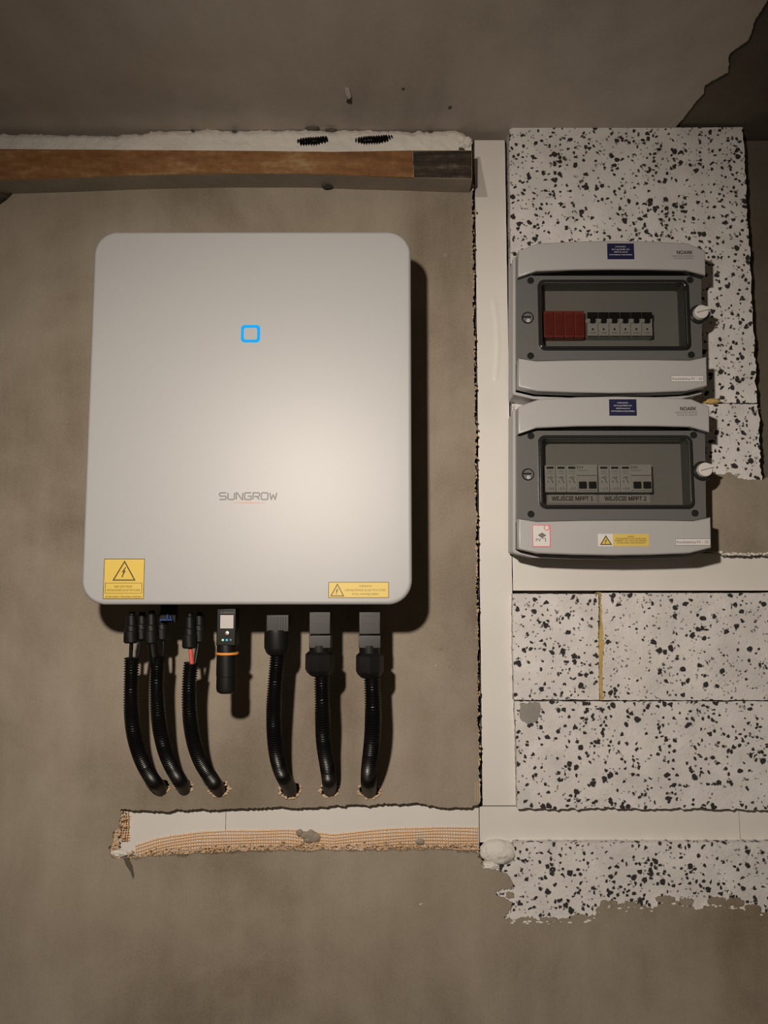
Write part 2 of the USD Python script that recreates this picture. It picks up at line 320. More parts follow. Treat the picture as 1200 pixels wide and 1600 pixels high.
eps(rect_rough((939, 940), 1300, 1300, 926.5, 1094, Y0 - 0.0006, 130), Y0 - 0.0006, 'speckled_foam_1')
eps(rect_rough((805, 809), 1300, 1300, 1096, 1264, Y0 + 0.0004, 140, bottom=1.3), Y0 + 0.0004, 'speckled_foam_3')
low = Polygon(W([(752, 1317), (1300, 1317), (1300, 1470), (752, 1470)], Y0)).difference(outline.buffer(0.0001)).difference(Polygon(W([(740, 1300), (800, 1300), (806, 1340), (798, 1352), (760, 1356), (740, 1350)])))
eps(max(polys(low), key=lambda g: g.area), 0.003, 'speckled_foam_0', )
rng = np.random.default_rng(77); sm_, wb_ = [], []
lower_line = lambda u: np.interp(u, [790, 880, 933, 940, 960, 1022, 1045, 1110, 1150, 1200], [1437, 1438, 1431, 1415, 1414, 1419, 1410, 1412, 1416, 1428])
def scrap(u, v, a, b, y, sd): return ext(Polygon(jag([XZ(u + a * math.cos(t), v + b * math.sin(t)) for t in np.linspace(0, 2 * math.pi, 24)], 1.1 * px, 1.8 * px, sd)).buffer(0), y, y + 0.004)
for k, (u, v, a, b) in enumerate([(952, 1412, 13, 5), (985, 1414, 10, 6), (1040, 1406, 15, 6), (1072, 1410, 12, 5), (1122, 1408, 14, 6), (1150, 1411, 14, 7), (1178, 1420, 12, 6), (905, 1433, 12, 3), (858, 1437, 14, 3), (797, 1400, 6, 5)]):
    wall.part('plaster_smear', scrap(u, v, a, b, 0.0012, 300 + k), 'plaster', label='thin grey plaster smear over the board edge', smooth=False)
for k in range(46):
    u = rng.uniform(792, 1200); v = lower_line(u) + abs(rng.normal(0, 3.0)) + 1
    wb_.append(blob(P(u, v, 0.0002), np.array([2.8, 1.0, 1.3]) * px * rng.uniform(0.3, 1.3), k, 0.4, 2.5, 1))
wall.part('foam_crumbs', cat(wb_), 'white_foam', kind='stuff', label='white foam crumbs along the torn edge')
for k, (u, v, a) in enumerate([(657, 1413, 1.4), (681, 1040, 1.0), (660, 1412, 0.8), (1140, 1395, 3.0)]):
    wall.part('fleck', blob(P(u, v, 0.0), np.array([a, 0.9, a]) * px, k, 0.3, 2.2, 1), 'white_foam', label='tiny white fleck')
for k, (u, v, a) in enumerate([(688, 1014, 5), (702, 1042, 2.2), (696, 398, 4)]):
    wall.part('spot', blob(P(u, v, 0.0005), np.array([a, 0.9, a * 0.8]) * px, k, 0.4, 2.2, 2), 'beam_mortar', label='small dull spot on the plaster')
wall.part('chip', blob(P(1, 534, 0.001), np.array([7, 2, 26]) * px, 3, 0.3, 2.0, 3), 'plaster', label='pale chipped ridge at the left')
wall.part('foam_lump', blob(P(778, 1331, 0.014), np.array([28, 17, 19]) * px, 3, 0.16, 1.6, 4), 'white_foam', label='smooth white foam lump under the trunking corner')
wall.part('foam_lump', blob(P(764, 1352, 0.006), np.array([16, 8, 5]) * px, 5, 0.5), 'white_foam', label='small ragged foam lump')
seam = Polygon(jag(W([(937.2, 925), (937.8, 960), (936.5, 1000), (935.5, 1040), (937.2, 1094)], 0), 0.6 * px, 4 * px, 51) + jag(W([(941.5, 1094), (941, 1050), (943.5, 1010), (943, 990), (939.6, 960), (938.6, 925)], 0), 0.7 * px, 4 * px, 52)).buffer(0)
wall.part('foam_seam', ext(seam, -0.0005, 0.02), 'yellow_foam', label='yellow foam squeezed out of the board joint', smooth=False)
wall.part('foam_seam', blob(P(1112, 627, -0.001), np.array([14, 5, 4.5]) * px, 8, 0.5), 'yellow_foam', label='yellow foam dab between the boxes')
sm = Polygon(jag(W([(814, 1098), (843, 1097), (846, 1110), (840, 1125), (829, 1131), (815, 1127), (812, 1112), (814, 1098)], 0), 1.4 * px, 2.5 * px, 61)).buffer(0)
wall.part('mortar_smear', ext(sm, Y0 - 0.0004, Y0 + 0.002), 'smear', label='grey mortar smear on the board corner', smooth=False)

# crack under the mesh corner, and the dark wedge at the left edge
ck = Polygon(W([(193, 1341), (201, 1341), (207, 1352), (210, 1368), (208, 1374), (204, 1362), (197, 1352)])).buffer(0)
wall.part('plaster_crack', ext(ck, -0.0004, 0.002), 'dark_mortar', label='short dark crack below the mesh corner', smooth=False)
# ceiling: dark slab under a grey coat that ends in a broken edge at the right
single('ceiling', bx(LX, RX, BACK, BASE + 0.2, CEIL + 0.006, CEIL + 0.15), 'dark_mortar', kind='structure', smooth=False)
cz = [ceil_at(u, v, CEIL)[:2] for u, v in [(1235, -60), (1188, 18), (1180, 32), (1170, 62), (1140, 84), (1136, 113), (1118, 124), (1100, 134), (1099, 146), (1088, 158), (1074, 178), (1056, 199)]]
cedge = jag(cz, 0.9 * px, 4 * px, 71)
cpoly = Polygon([(LX, BACK), (cedge[0][0] + 0.2, BACK)] + cedge + [(cedge[-1][0], BASE + 0.1), (LX, BASE + 0.1)]).buffer(0)
cm = trimesh.creation.extrude_polygon(cpoly, 0.006, engine='earcut'); cm.apply_translation([0, 0, CEIL])
ce = Thing('ceiling_coat', kind='structure'); ce.part('plaster', cm, 'ceiling_plaster', label='grey plaster coat of the ceiling', smooth=False)
single('floor', bx(LX, RX, BACK, BASE + 0.2, -0.1, 0.0), 'concrete', kind='structure', smooth=False)

# ---------------------------------------------------------------- the batten and the foam strip under the ceiling
BY = -0.043
t_ = [(-1400, 232), (0, 233), (200, 234.5), (400, 236), (520, 237.5), (640, 235), (738, 235)]
b_ = [(738, 280), (690, 279), (640, 277), (560, 275), (480, 272), (350, 272), (280, 273), (200, 275), (100, 279), (0, 282), (-1400, 285)]
bat = Thing('ceiling_batten', 'long rust-orange coated batten under the white foam strip, blackened at its right end', 'batten', tuple(P(200, 260, 0)))
bpoly = Polygon(W(t_, BY) + W(b_, BY)).buffer(0)
bat.part('beam', ext(bpoly, BY, -0.0002), 'beam_mortar', smooth=False)
oc = Polygon(W([(u, v + 0.4) for u, v in t_[:-2]] + [(643, 236)], BY) + jag(W([(643, 236), (646, 278)], BY), 1.2 * px, 3 * px, 81)[1:] + W([(u, v - 0.2) for u, v in b_[3:]], BY)).buffer(0)
bat.part('coating', ext(oc, BY - 0.0012, BY - 0.0001), 'orange_coat', label='rust-orange coating', smooth=False)
dk = Polygon(jag(W([(647, 277), (645, 237)], BY), 0.6 * px, 3 * px, 82) + W([(737, 236), (737, 279)], BY)).buffer(0)
bat.part('coating', ext(dk, BY - 0.0008, BY - 0.0001), 'sooty_coat', label='blackened end of the coating', smooth=False)
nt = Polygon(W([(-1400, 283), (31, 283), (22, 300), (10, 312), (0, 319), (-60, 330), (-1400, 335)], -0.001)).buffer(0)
bat.part('dark_patch', ext(nt, -0.006, -0.0002), 'sooty_coat', label='dark wedge patch under the left end', smooth=False)  # thin dark wedge below the batten at its left end
bat.part('pit', blob(P(511, 291, -0.012), np.array([9, 5, 3.0]) * px, 4, 0.4), 'print_black', label='black pit on the underside')
# foam strip: a relief with a ragged top
def relief(u0, u1, v0f, v1, Y, seed, amp, nx=260, nz=16):
    us = np.linspace(u0, u1, nx); v = []
    for k in range(nz + 1):
        for u in us:
            vt = v0f(u); vv = vt + (v1 - vt) * k / nz; v.append(P(u, vv, Y))
    v = np.array(v).reshape(nz + 1, nx, 3); d = meshkit.fbm(np.stack([v[..., 0] * 120, v[..., 2] * 120, 0 * v[..., 0]], -1), 4, seed)
    edge = np.minimum(np.arange(nz + 1), 2)[:, None] / 2
    v[..., 1] = Y + amp * (0.5 - d) + (1 - edge) * 0.006
    back = v.copy(); back[..., 1] = BASE
    n = (nz + 1) * nx; i, j = np.meshgrid(np.arange(nz), np.arange(nx - 1), indexing='ij'); a = i * nx + j
    q = np.stack([a, a + nx, a + nx + 1, a + 1], -1).reshape(-1, 4); qs = [q, q[:, ::-1] + n]
    ring = list(range(nx)) + [k * nx + nx - 1 for k in range(1, nz + 1)] + [nz * nx + k for k in range(nx - 2, -1, -1)] + [k * nx for k in range(nz - 1, 0, -1)]
    ring = np.array(ring); r2 = np.roll(ring, -1); qs.append(np.stack([ring, r2, r2 + n, ring + n], 1))
    q = np.vstack(qs); m = trimesh.Trimesh(np.vstack([v.reshape(-1, 3), back.reshape(-1, 3)]), np.vstack([q[:, [0, 1, 2]], q[:, [0, 2, 3]]]), process=False); m.fix_normals(); return m
def foam_top(u):
    base = np.interp(u, [-1400, 0, 60, 130, 180, 230, 245, 400, 560, 600, 640, 712, 722, 738], [205, 206, 208, 209, 209, 205, 201, 201, 201, 202, 203, 202, 206, 214])
    return base + 2.6 * (meshkit.noise(np.array([[u * 0.09, 3.0, 0]]), 3)[0] - 0.5) + 2.0 * (meshkit.noise(np.array([[u * 0.3, 1.0, 0]]), 5)[0] - 0.5)
fm = relief(-1400, 737, foam_top, 265, 0.0, 9, 0.006, nx=460)
fs = Thing('foam_strip', 'rough white foam strip along the ceiling above the orange batten', 'foam strip', tuple(P(300, 220, 0)))
fs.part('filling', fm, 'white_foam', smooth=40)
for u, v, sz, sd in ((730, 222, (8, 6, 9), 2), (722, 227, (6, 5, 6), 7)): fs.part('lump', blob(P(u, v, -0.001), np.array(sz) * px, sd, 0.35), 'white_foam')
for u, v, y, sz, sd in ((721, 234, -0.004, (5, 4, 3), 4), (488, 200, -0.001, (11, 3, 3.5), 5), (517, 203, -0.001, (9, 3, 2.2), 6), (366, 205, 0.0, (4, 3, 2), 7), (672, 205, -0.001, (4, 3, 2), 8), (301, 204, 0, (3, 3, 2), 9)):
    fs.part('dent', blob(P(u, v, y), np.array(sz) * px, sd, 0.5), 'dark_mortar', label='dark dent in the foam edge')
def ribbed(pts, rad, pitch=0.0030, depth=0.0016, sides=18, fade=None):
    c, L = path_curve(pts, 400); n = max(24, int(L / pitch) * 6); c, _ = path_curve(pts, n)
    s = np.linspace(0, L, n); ph = (s / pitch) % 1
    a = np.clip(1.35 * np.sin(ph * 2 * math.pi), -1, 1) * 0.5 + 0.5
    k = np.ones(n) if fade is None else np.clip((fade - s / L) / 0.12, 0.12, 1)
    return tube(c, rad - depth * (1 - a) * k, sides)
for (ua, ub, v, nm) in ((468, 511, 221, 'left'), (558, 610, 219, 'right')):
    t = Thing('buried_conduit', f'short black ribbed conduit showing through the foam strip, {nm} of the two', 'conduit', tuple(P((ua + ub) / 2, v, 0)), 'black conduits buried in the foam strip')
    t.part('sleeve', ribbed([P(ua, v + 3, 0.006), P((2 * ua + ub) / 3, v + 0.5, -0.0005), P((ua + 2 * ub) / 3, v - 0.5, -0.0005), P(ub, v - 2, 0.006)], 0.0075, 0.0042, 0.003), 'black_rubber')
    t.part('dark_patch', blob(P((ua + ub) / 2, v, 0.002), np.array([(ub - ua) / 2 + 1, 5, 6.5]) * px, 3, 0.5, 4), 'print_black', label='black torn edge around the conduit')

# ---------------------------------------------------------------- white trunking
TY = 0.017
def trunk(name_label, u0, u1, v0, v1, extra=None, dents=False):
    x0, x1, z0, z1 = rpx(u0, u1, v0, v1, TY) if not isinstance(u0, tuple) else (u0 + u1)
    t = Thing('cable_trunking', name_label, 'cable trunking', ((x0 + x1) / 2, BASE, z0))
    t.part('channel', bx(x0 + 0.002, x1 - 0.002, TY + 0.004, BASE, z0, z1), 'white_pvc', smooth=False)
    return t, (x0, x1, z0, z1)
tx0, tx1 = P(746.5, 740, TY)[0], P(798.5, 740, TY)[0]
tz0, tz1 = P(770, 1258.5, TY)[2], P(770, 219, TY)[2]
t, _ = trunk('white vertical cable trunking between the grey plaster and the two boxes', (tx0, tx1), (tz0, tz1), 0, 0)
gx, gz = np.linspace(tx0, tx1, 40), np.linspace(tz0, tz1, 260)
GX, GZ = np.meshgrid(gx, gz)
dent_c = np.array([P(772 + 6 * math.sin((v - 470) / 140 * math.pi), v, TY) for v in np.linspace(470, 590, 30)])[:, [0, 2]]
dd = np.min(np.linalg.norm(np.stack([GX, GZ], -1)[:, :, None] - dent_c[None, None], axis=3), axis=2)
side = np.sign(GX - np.interp(GZ, dent_c[::-1, 1], dent_c[::-1, 0]))
hh = -0.0011 * np.exp(-(dd / 0.004) ** 2) * (side > -2)
vv = np.stack([GX, TY + hh, GZ], -1).reshape(-1, 3); nx_ = len(gx); a = (np.arange(len(gz) - 1)[:, None] * nx_ + np.arange(nx_ - 1)[None]).ravel()
ff = np.vstack([np.stack([a, a + 1, a + nx_ + 1], 1), np.stack([a, a + nx_ + 1, a + nx_], 1)])
lid = trimesh.Trimesh(vv, ff, process=False)
rim = cat([bx(tx0, tx0 + 0.0012, TY, TY + 0.012, tz0, tz1), bx(tx1 - 0.0012, tx1, TY, TY + 0.012, tz0, tz1), bx(tx0 + 0.0012, tx1 - 0.0012, TY + 0.0002, TY + 0.004, tz1 - 0.0012, tz1), bx(tx0 + 0.0012, tx1 - 0.0012, TY + 0.0002, TY + 0.004, tz0, tz0 + 0.0012)])
lp = t.part('lid', cat([lid, rim]), 'white_pvc', label='white lid with a shallow dent', smooth=30)
t.part('painted_shadow', ext(Polygon(W([(743, 245), (750, 245), (754, 268), (762, 308), (743, 308)], TY)), TY - 0.0003, TY - 0.0001), 'painted_shadow_grey', parent=lp, label='painted grey shadow beside the batten end', smooth=False)  # shadow beside the batten end, painted as a thin grey sheet
def flat_trunk(label, u0, u1, v0, v1, joints=()):
    t, (x0, x1, z0, z1) = trunk(label, u0, u1, v0, v1)
    xs = [x0] + [P(j, (v0 + v1) / 2, TY)[0] for j in joints] + [x1]
    for a, b in zip(xs[:-1], xs[1:]):
        t.part('lid', bevel(sbox(a + 0.0004, z0, b - 0.0004, z1), TY, TY + 0.010, 0.0008, 2), 'white_pvc')
    return t
flat_trunk('white horizontal cable trunking directly below the lower box', 800, 1330, 864, 923)
flat_trunk('white horizontal cable trunking at lower right between two speckled boards', 749.5, 1330, 1260.5, 1316.5, (1156,))
flat_trunk('white horizontal cable trunking at lower left, half covered by orange mesh', 176, 748.5, 1255, 1342, (352.5,))

# ---------------------------------------------------------------- orange reinforcement mesh over the lower-left trunking
MY = 0.0150
mt = lambda u: np.interp(u, [208, 222, 245, 270, 310, 350, 400, 450, 480, 520, 560, 620, 680, 749], [1322, 1318, 1310, 1305, 1300, 1298, 1297, 1296, 1299, 1303, 1299, 1294, 1292, 1293])
rm = Thing('reinforcing_mesh', 'orange glass fibre mesh strip hanging over the lower-left white trunking', 'plaster mesh', tuple(P(480, 1315, MY)))
bars = []; rng = np.random.default_rng(5)
def ribbon(pts, w, th=0.0005):
    pts = np.array(pts); t = np.gradient(pts, axis=0); t /= np.linalg.norm(t, axis=1, keepdims=True)
    s = np.cross(t, [0, 1, 0]); s /= np.linalg.norm(s, axis=1, keepdims=True); s *= w / 2; o = np.array([0, th, 0])
    v = np.stack([pts - s, pts + s, pts + s + o, pts - s + o], 1).reshape(-1, 3); f = []
    for k in range(len(pts) - 1):
        for c in range(4):
            a, b = 4 * k + c, 4 * k + (c + 1) % 4; f += [[a, b, b + 4], [a, b + 4, a + 4]]
    m = trimesh.Trimesh(v, f, process=False); m.fix_normals(); return m
for u in np.arange(212, 749, 3.9):
    u = u + rng.normal(0, 0.25); top = mt(u) + rng.uniform(-1.5, 0.8)
    if top < 1330: bars.append(ribbon([P(u + rng.normal(0, 0.4), vv, MY - 0.004 * (vv - top) / 40) for vv in np.linspace(top, 1337, 5)], 0.85 * px))
for k in range(9):
    us = np.arange(212, 749.5, 6.0); vs = np.array([mt(u) + 1.5 + 4.7 * k + 0.5 * math.sin(u * 0.05 + k) for u in us]); ok = vs < 1336
    if ok.sum() > 3: bars.append(ribbon([P(u, v, MY - 0.0006 - 0.004 * (v - mt(u)) / 40) for u, v in zip(us[ok], vs[ok])], 1.15 * px))
rm.part('threads', cat(bars), 'orange_mesh', kind='stuff', smooth=False)
bars = []
for v in np.arange(1274, 1313, 4.2): bars.append(ribbon([P(188 + 0.0 * v, v, 0.004), P(202 + rng.normal(0, 1.5), v + 1.5, MY)], 1.2 * px))
for u in (191.5, 195.5, 199.5): bars.append(ribbon([P(u, 1268, 0.008), P(u + 1, 1290, 0.008), P(u - 2, 1314, 0.008)], 1.1 * px))
rm.part('threads', cat(bars), 'orange_mesh', kind='stuff', smooth=False, label='frayed end of the mesh')
rm.part('mortar_lump', cat([blob(P(u, v, MY - 0.003), np.array([a, 3, b]) * px, k, 0.3, 2.5) for k, (u, v, a, b) in enumerate([(468, 1301, 5, 5), (477, 1305, 7, 5), (486, 1305, 7, 8), (493, 1308, 7, 7), (482, 1312, 8, 4)])]), 'plaster', label='grey mortar lump stuck on the mesh')
rm.part('mortar_lump', blob(P(656, 1315, MY - 0.003), np.array([7, 3, 4]) * px, 9, 0.3), 'plaster', label='grey mortar lump stuck on the mesh')
cr = []
for k in range(900):
    u = rng.uniform(200, 748); lo = np.interp(u, [200, 240, 300, 400, 748], [1343, 1338, 1334, 1329, 1328]); v = lo - abs(rng.normal(0, 5.0))
    cr.append(blob(P(u, v, MY - 0.006 - 0.003 * rng.random()), np.array([2.2, 1.4, 1.0]) * px * rng.uniform(0.25, 1.2), k, 0.4, 2.5, 1))
for k in range(130):
    s = rng.random(); u = np.interp(s, [0, 0.5, 1], [188, 180, 180]) + rng.normal(0, 4); v = 1268 + 74 * s
    cr.append(blob(P(u, v, 0.0035), np.array([2.6, 2.2, 2.2]) * px * rng.uniform(0.4, 1.3), k, 0.4, 2.5, 1))
rm.part('crumbs', cat(cr), 'crumb', kind='stuff', label='sandy crumbs along the broken edge')
rm.part('filler', blob(P(186, 1333, 0.003), np.array([13, 4, 5]) * px, 11, 0.5), 'white_foam', label='white filler at the mesh corner')
# frayed mesh ends along the upright plaster edge and round the conduit holes
em = Thing('mesh_edge', 'tawny mesh threads frayed along the plaster edge beside the vertical trunking', 'plaster mesh', tuple(P(745, 1000, 0)))
bars = []
for v0, v1, dens in ((330, 470, 0.35), (560, 720, 0.3), (880, 1000, 0.45), (1050, 1090, 0.5), (1222, 1252, 0.95)):
    for v in np.arange(v0, v1, 4.0):
        if rng.random() > dens: continue
        e = np.interp(v, [266, 1256], [738, 749]); bars.append(ribbon([P(e - rng.uniform(0.5, 4.5), v, -0.0006), P(e + rng.uniform(0.5, 2.0), v + rng.normal(0, 1.0), 0.001)], 1.0 * px))
for o in (-6.0, -2.5, 0.8):
    bars.append(ribbon([P(np.interp(v, [266, 1256], [738, 749]) + o, v, -0.0008) for v in np.linspace(1222, 1253, 8)], 0.9 * px))
em.part('threads', cat(bars), 'tawny_mesh', kind='stuff', smooth=False)
cr = []
for k in range(150):
    v = rng.uniform(290, 1256); e = np.interp(v, [266, 1256], [738, 749])
    cr.append(blob(P(e + rng.normal(0.5, 1.3), v, -0.0002), np.array([1.5, 1.2, 2.2]) * px * rng.uniform(0.3, 1.2), k, 0.4, 2.5, 1))
em.part('crumbs', cat(cr), 'crumb', kind='stuff', label='sandy crumbs on the plaster edge')

# ---------------------------------------------------------------- the inverter
IY = -0.17
ix0, ix1, iz0, iz1 = -0.4210, 0.0390, 1.5770, 2.1168
inv = Thing('solar_inverter', 'large light grey wall inverter with rounded corners and a blue square light', 'inverter', ((ix0 + ix1) / 2, 0, iz0))
cov = inv.part('front_cover', bevel(rrect(ix0, ix1, iz0, iz1, 0.034, 14), IY, -0.128, 0.005, 5), 'cover_grey', smooth=40)
body = inv.part('housing', bevel(rrect(ix0 + 0.018, ix1 - 0.018, iz0 + 0.012, iz1 - 0.018, 0.02, 8), -0.129, -0.035, 0.002, 2), 'housing_grey', label='dark grey rear housing')
fins = [bx(x, x + 0.003, -0.036, -0.012, iz0 + 0.05, iz1 - 0.05) for x in np.linspace(ix0 + 0.04, ix1 - 0.043, 22)]
inv.part('heat_sink', cat(fins), 'housing_grey', parent=body, smooth=False)
inv.part('wall_bracket', bx(ix0 + 0.09, ix1 - 0.09, -0.012, -0.0002, iz0 + 0.12, iz1 - 0.12), 'housing_grey', smooth=False)
def ringshape(u, v, ow, oh, iw, ih, ro, ri, Y):
    c = P(u, v, Y); k = mpp(Y)
    return rrect(c[0] - ow * k / 2, c[0] + ow * k / 2, c[2] - oh * k / 2, c[2] + oh * k / 2, ro * k).difference(rrect(c[0] - iw * k / 2, c[0] + iw * k / 2, c[2] - ih * k / 2, c[2] + ih * k / 2, ri * k))
inv.part('indicator_light', ext(ringshape(391.5, 521.5, 31, 29, 21.5, 19.5, 6, 4, IY), IY - 0.0004, IY + 0.0005), 'led_blue', parent=cov, label='glowing blue square ring', smooth=False)
G = {'S': [[(1, 1), (0.12, 1), (0, .88), (0, .62), (.12, .5), (.88, .5), (1, .38), (1, .12), (.88, 0), (0, 0)]], 'U': [[(0, 1), (0, .14), (.14, 0), (.86, 0), (1, .14), (1, 1)]], 'N': [[(0, 0), (0, 1), (.12, 1), (.88, 0), (1, 0), (1, 1)]],
     'G': [[(1, 1), (.12, 1), (0, .88), (0, .12), (.12, 0), (1, 0), (1, .5), (.5, .5)]], 'R': [[(0, 0), (0, 1), (.88, 1), (1, .9), (1, .55), (.88, .45), (.15, .45)], [(.5, .45), (1, 0)]],
     'O': [[(0, .5), (0, .88), (.12, 1), (.88, 1), (1, .88), (1, .12), (.88, 0), (.12, 0), (0, .12), (0, .5)]], 'W': [[(0, 1), (.22, 0), (.5, .72), (.78, 0), (1, 1)]]}
k = mpp(IY); o = P(343, 780.5, IY); adv, lw, lh = 13.15 * k, 10.2 * k, 10.6 * k
lg = [stroke([[(o[0] + (i * adv) + p[0] * lw * (1.08 if ch == 'W' else 1), o[2] + p[1] * lh) for p in ln] for ln in G[ch]], 2.0 * k) for i, ch in enumerate('SUNGROW')]
inv.part('logo', ext(unary_union(lg), IY - 0.0003, IY + 0.0003), 'print_grey', parent=cov, label='dark grey letters SUNGROW', smooth=False)
inv.part('logo_line', ext(Polygon(W([(361, 785.6), (375, 784.7), (388, 784.3), (401, 784.7), (416, 786), (401, 786.2), (388, 786.1), (375, 786)], IY)), IY - 0.0003, IY + 0.0003), 'print_red', parent=cov, label='thin reddish underline', smooth=False)
def frame(x0, x1, z0, z1, w): return sbox(x0, z0, x1, z1).difference(sbox(x0 + w, z0 + w, x1 - w, z1 - w))
def tri_sign(cx, zb, w, h, t):
    o = Polygon([(cx - w / 2, zb), (cx + w / 2, zb), (cx, zb + h)]); return o.buffer(-0.0001).difference(o.buffer(-t, join_style=2))
def bolt(cx, cz, s):
    return affinity.translate(affinity.scale(Polygon([(.28, 1), (.42, .98), (.12, .28), (.40, .34), (-.12, -.62), (-.02, -.62), (-.24, -1), (-.34, -.5), (-.26, -.56), (-.05, .1), (-.38, .02)]), s, s, origin=(0, 0)), cx, cz)
def sticker(x0, x1, z0, z1, Y, mat, parent, T, label, extra=None):
    return T.part('warning_sticker', ext(sbox(x0, z0, x1, z1), Y - 0.0002, Y + 0.0003), mat, parent=parent, label=label, smooth=False)
SY = IY - 0.0002
# the left sticker
x0, x1, z0, z1 = rpx(162.5, 225, 873, 936, IY); x0 = P(161.8, 905, IY)[0]; x1 = P(225.5, 905, IY)[0]
s1 = sticker(x0, x1, z0, z1, IY, 'sticker_yellow', None, inv, 'square yellow warning sticker with a lightning triangle')
w = x1 - x0; h = z1 - z0; k = w / 63.5
art = [frame(x0, x1, z0, z1, 0.9 * k), tri_sign(x0 + 32 * k, z1 - 34.3 * k, 37 * k, 32 * k, 2.1 * k), bolt(x0 + 31 * k, z1 - 21.5 * k, 8.6 * k), frame(x0 + 2.8 * k, x1 - 3.2 * k, z1 - 54 * k, z1 - 37.5 * k, 0.7 * k)]
inv.part('print', ext(unary_union(art), SY - 0.0002, SY), 'print_brown', parent=s1, smooth=False)
inv.part('lettering', cat([words('NIE DOTYKAĆ', x0 + 31.5 * k, z1 - 43.2 * k, 28 * k, 2.9 * k, SY), words('URZĄDZENIE ELEKTRYCZNE', x0 + 31.5 * k, z1 - 48.8 * k, 52 * k, 2.9 * k, SY), words('ZAGROŻENIE PORAŻENIA PRĄDEM', x0 + 31.5 * k, z1 - 59.2 * k, 56 * k, 2.9 * k, SY)]), 'print_brown', parent=s1, smooth=False)
# the right sticker
x0, x1, z0, z1 = rpx(513, 607.5, 909.3, 934.3, IY)
s2 = sticker(x0, x1, z0, z1, IY, 'sticker_yellow_pale', None, inv, 'wide yellow warning sticker at the lower right corner')
k = (x1 - x0) / 94.5
art = [frame(x0, x1, z0, z1, 0.9 * k), tri_sign(x0 + 14 * k, z0 + 2.4 * k, 22.5 * k, 20.5 * k, 1.5 * k), bolt(x0 + 13.2 * k, z0 + 10.2 * k, 5.0 * k)]
inv.part('print', ext(unary_union(art), SY - 0.0002, SY), 'print_brown', parent=s2, smooth=False)
inv.part('lettering', cat([words('UWAGA!', x0 + 58 * k, z1 - 6.3 * k, 19 * k, 2.6 * k, SY), words('URZĄDZENIE ELEKTRYCZNE', x0 + 57.5 * k, z1 - 12.6 * k, 64 * k, 2.6 * k, SY), words('POD NAPIĘCIEM', x0 + 57.5 * k, z1 - 18.8 * k, 40 * k, 2.6 * k, SY)]), 'print_brown', parent=s2, smooth=False)
# sockets on the underside of the housing
CY = -0.114
zs = iz0 + 0.012
for u in (206, 238, 298): inv.part('socket', cat([bx(P(u + o, 950, CY)[0] - 0.0065, P(u + o, 950, CY)[0] + 0.0065, CY - 0.008 + yo, CY + 0.008 + yo, zs - 0.012, zs + 0.004) for o, yo in ((0, 0), (15, 0.016))]), 'black_matte', parent=body, smooth=False)
x, _, z = P(261, 968.5, CY); inv.part('socket', bx(x - 0.011, x + 0.011, CY + 0.0042, CY + 0.016, z - 0.003, zs + 0.004), 'black_matte', parent=body, smooth=False); inv.part('blue_clip', cat([bx(x - 0.009, x + 0.009, CY - 0.006, CY + 0.004, z - 0.001, z + 0.0012), bx(x + 0.0015, x + 0.003, CY - 0.006, CY + 0.002, z, z + 0.008), bx(x + 0.0055, x + 0.007, CY - 0.006, CY + 0.002, z, z + 0.006)]), 'blue_clip', parent=body, label='small blue socket clip', smooth=False)

# ---------------------------------------------------------------- conduits and their plugs
def px3(lst): return [P(u, v, Y) for u, v, Y in lst]
def cone(at, prof, n=20):
    m = lathe(prof, n); m.apply_translation(at); m.fix_normals(); return m
def vbox(u0, u1, v0, v1, Y, dy, b=0.0015):
    x0, x1, z0, z1 = rpx(u0, u1, v0, v1, Y); return bevel(sbox(x0, z0, x1, z1), Y, Y + dy, b, 2)
def plug_lathe(u, v0, v1, Y, prof, n=20):
    """prof: (fraction from top to bottom, radius in pixels)."""
    a, b = P(u, v0, Y), P(u, v1, Y); k = mpp(Y); pr = [(0, a[2] - a[2])] + [(r * k, -(a[2] - b[2]) * f) for f, r in prof] + [(0, -(a[2] - b[2]))]
    m = lathe(pr[::-1], n); m.apply_translation(a); m.fix_normals(); return m
mc4 = [(0, 5), (0.10, 5), (0.12, 7.5), (0.42, 8.2), (0.45, 9.5), (0.60, 10), (0.62, 11), (0.95, 11), (1, 9)]
def conduit(label, pts, rad, fade=0.8, pitch=0.0036):
    t = Thing('corrugated_conduit', label, 'cable conduit', tuple(P(pts[-1][0], pts[-1][1], 0)), )
    t.part('sleeve', ribbed(px3(pts), rad, pitch, 0.0024, 20, fade), 'black_rubber', smooth=50)
    return t
d0 = CY
c = conduit('leftmost black ribbed conduit under the inverter, with two thin wires above', [(206, 1028, d0), (205, 1060, d0), (205, 1100, d0), (209, 1145, d0 + 0.012), (221, 1186, d0 + 0.035), (238, 1217, d0 + 0.075), (250, 1231, -0.005), (258, 1238, 0.035)], 0.0108)
c.part('wire', tube(path_curve(px3([(206, 996, d0), (205, 1012, d0), (204, 1040, d0)]), 20)[0], 0.0029, 10), 'black_rubber')
c.part('wire', tube(path_curve(px3([(221, 990, d0 + 0.016), (219, 1010, d0 + 0.012), (212, 1040, d0 + 0.003)]), 20)[0], 0.0029, 10), 'black_rubber')
c.part('plug', plug_lathe(206, 956, 1005, d0, mc4), 'black_matte'); c.part('plug', plug_lathe(222, 956, 1000, d0 + 0.016, mc4), 'black_matte')
c = conduit('second black ribbed conduit from the left under the inverter, in front of a dark shadow', [(247, 1026, d0), (245, 1060, d0), (246, 1100, d0), (251, 1145, d0 + 0.012), (262, 1184, d0 + 0.035), (277, 1213, d0 + 0.075), (287, 1229, -0.005), (292, 1238, 0.035)], 0.0108)
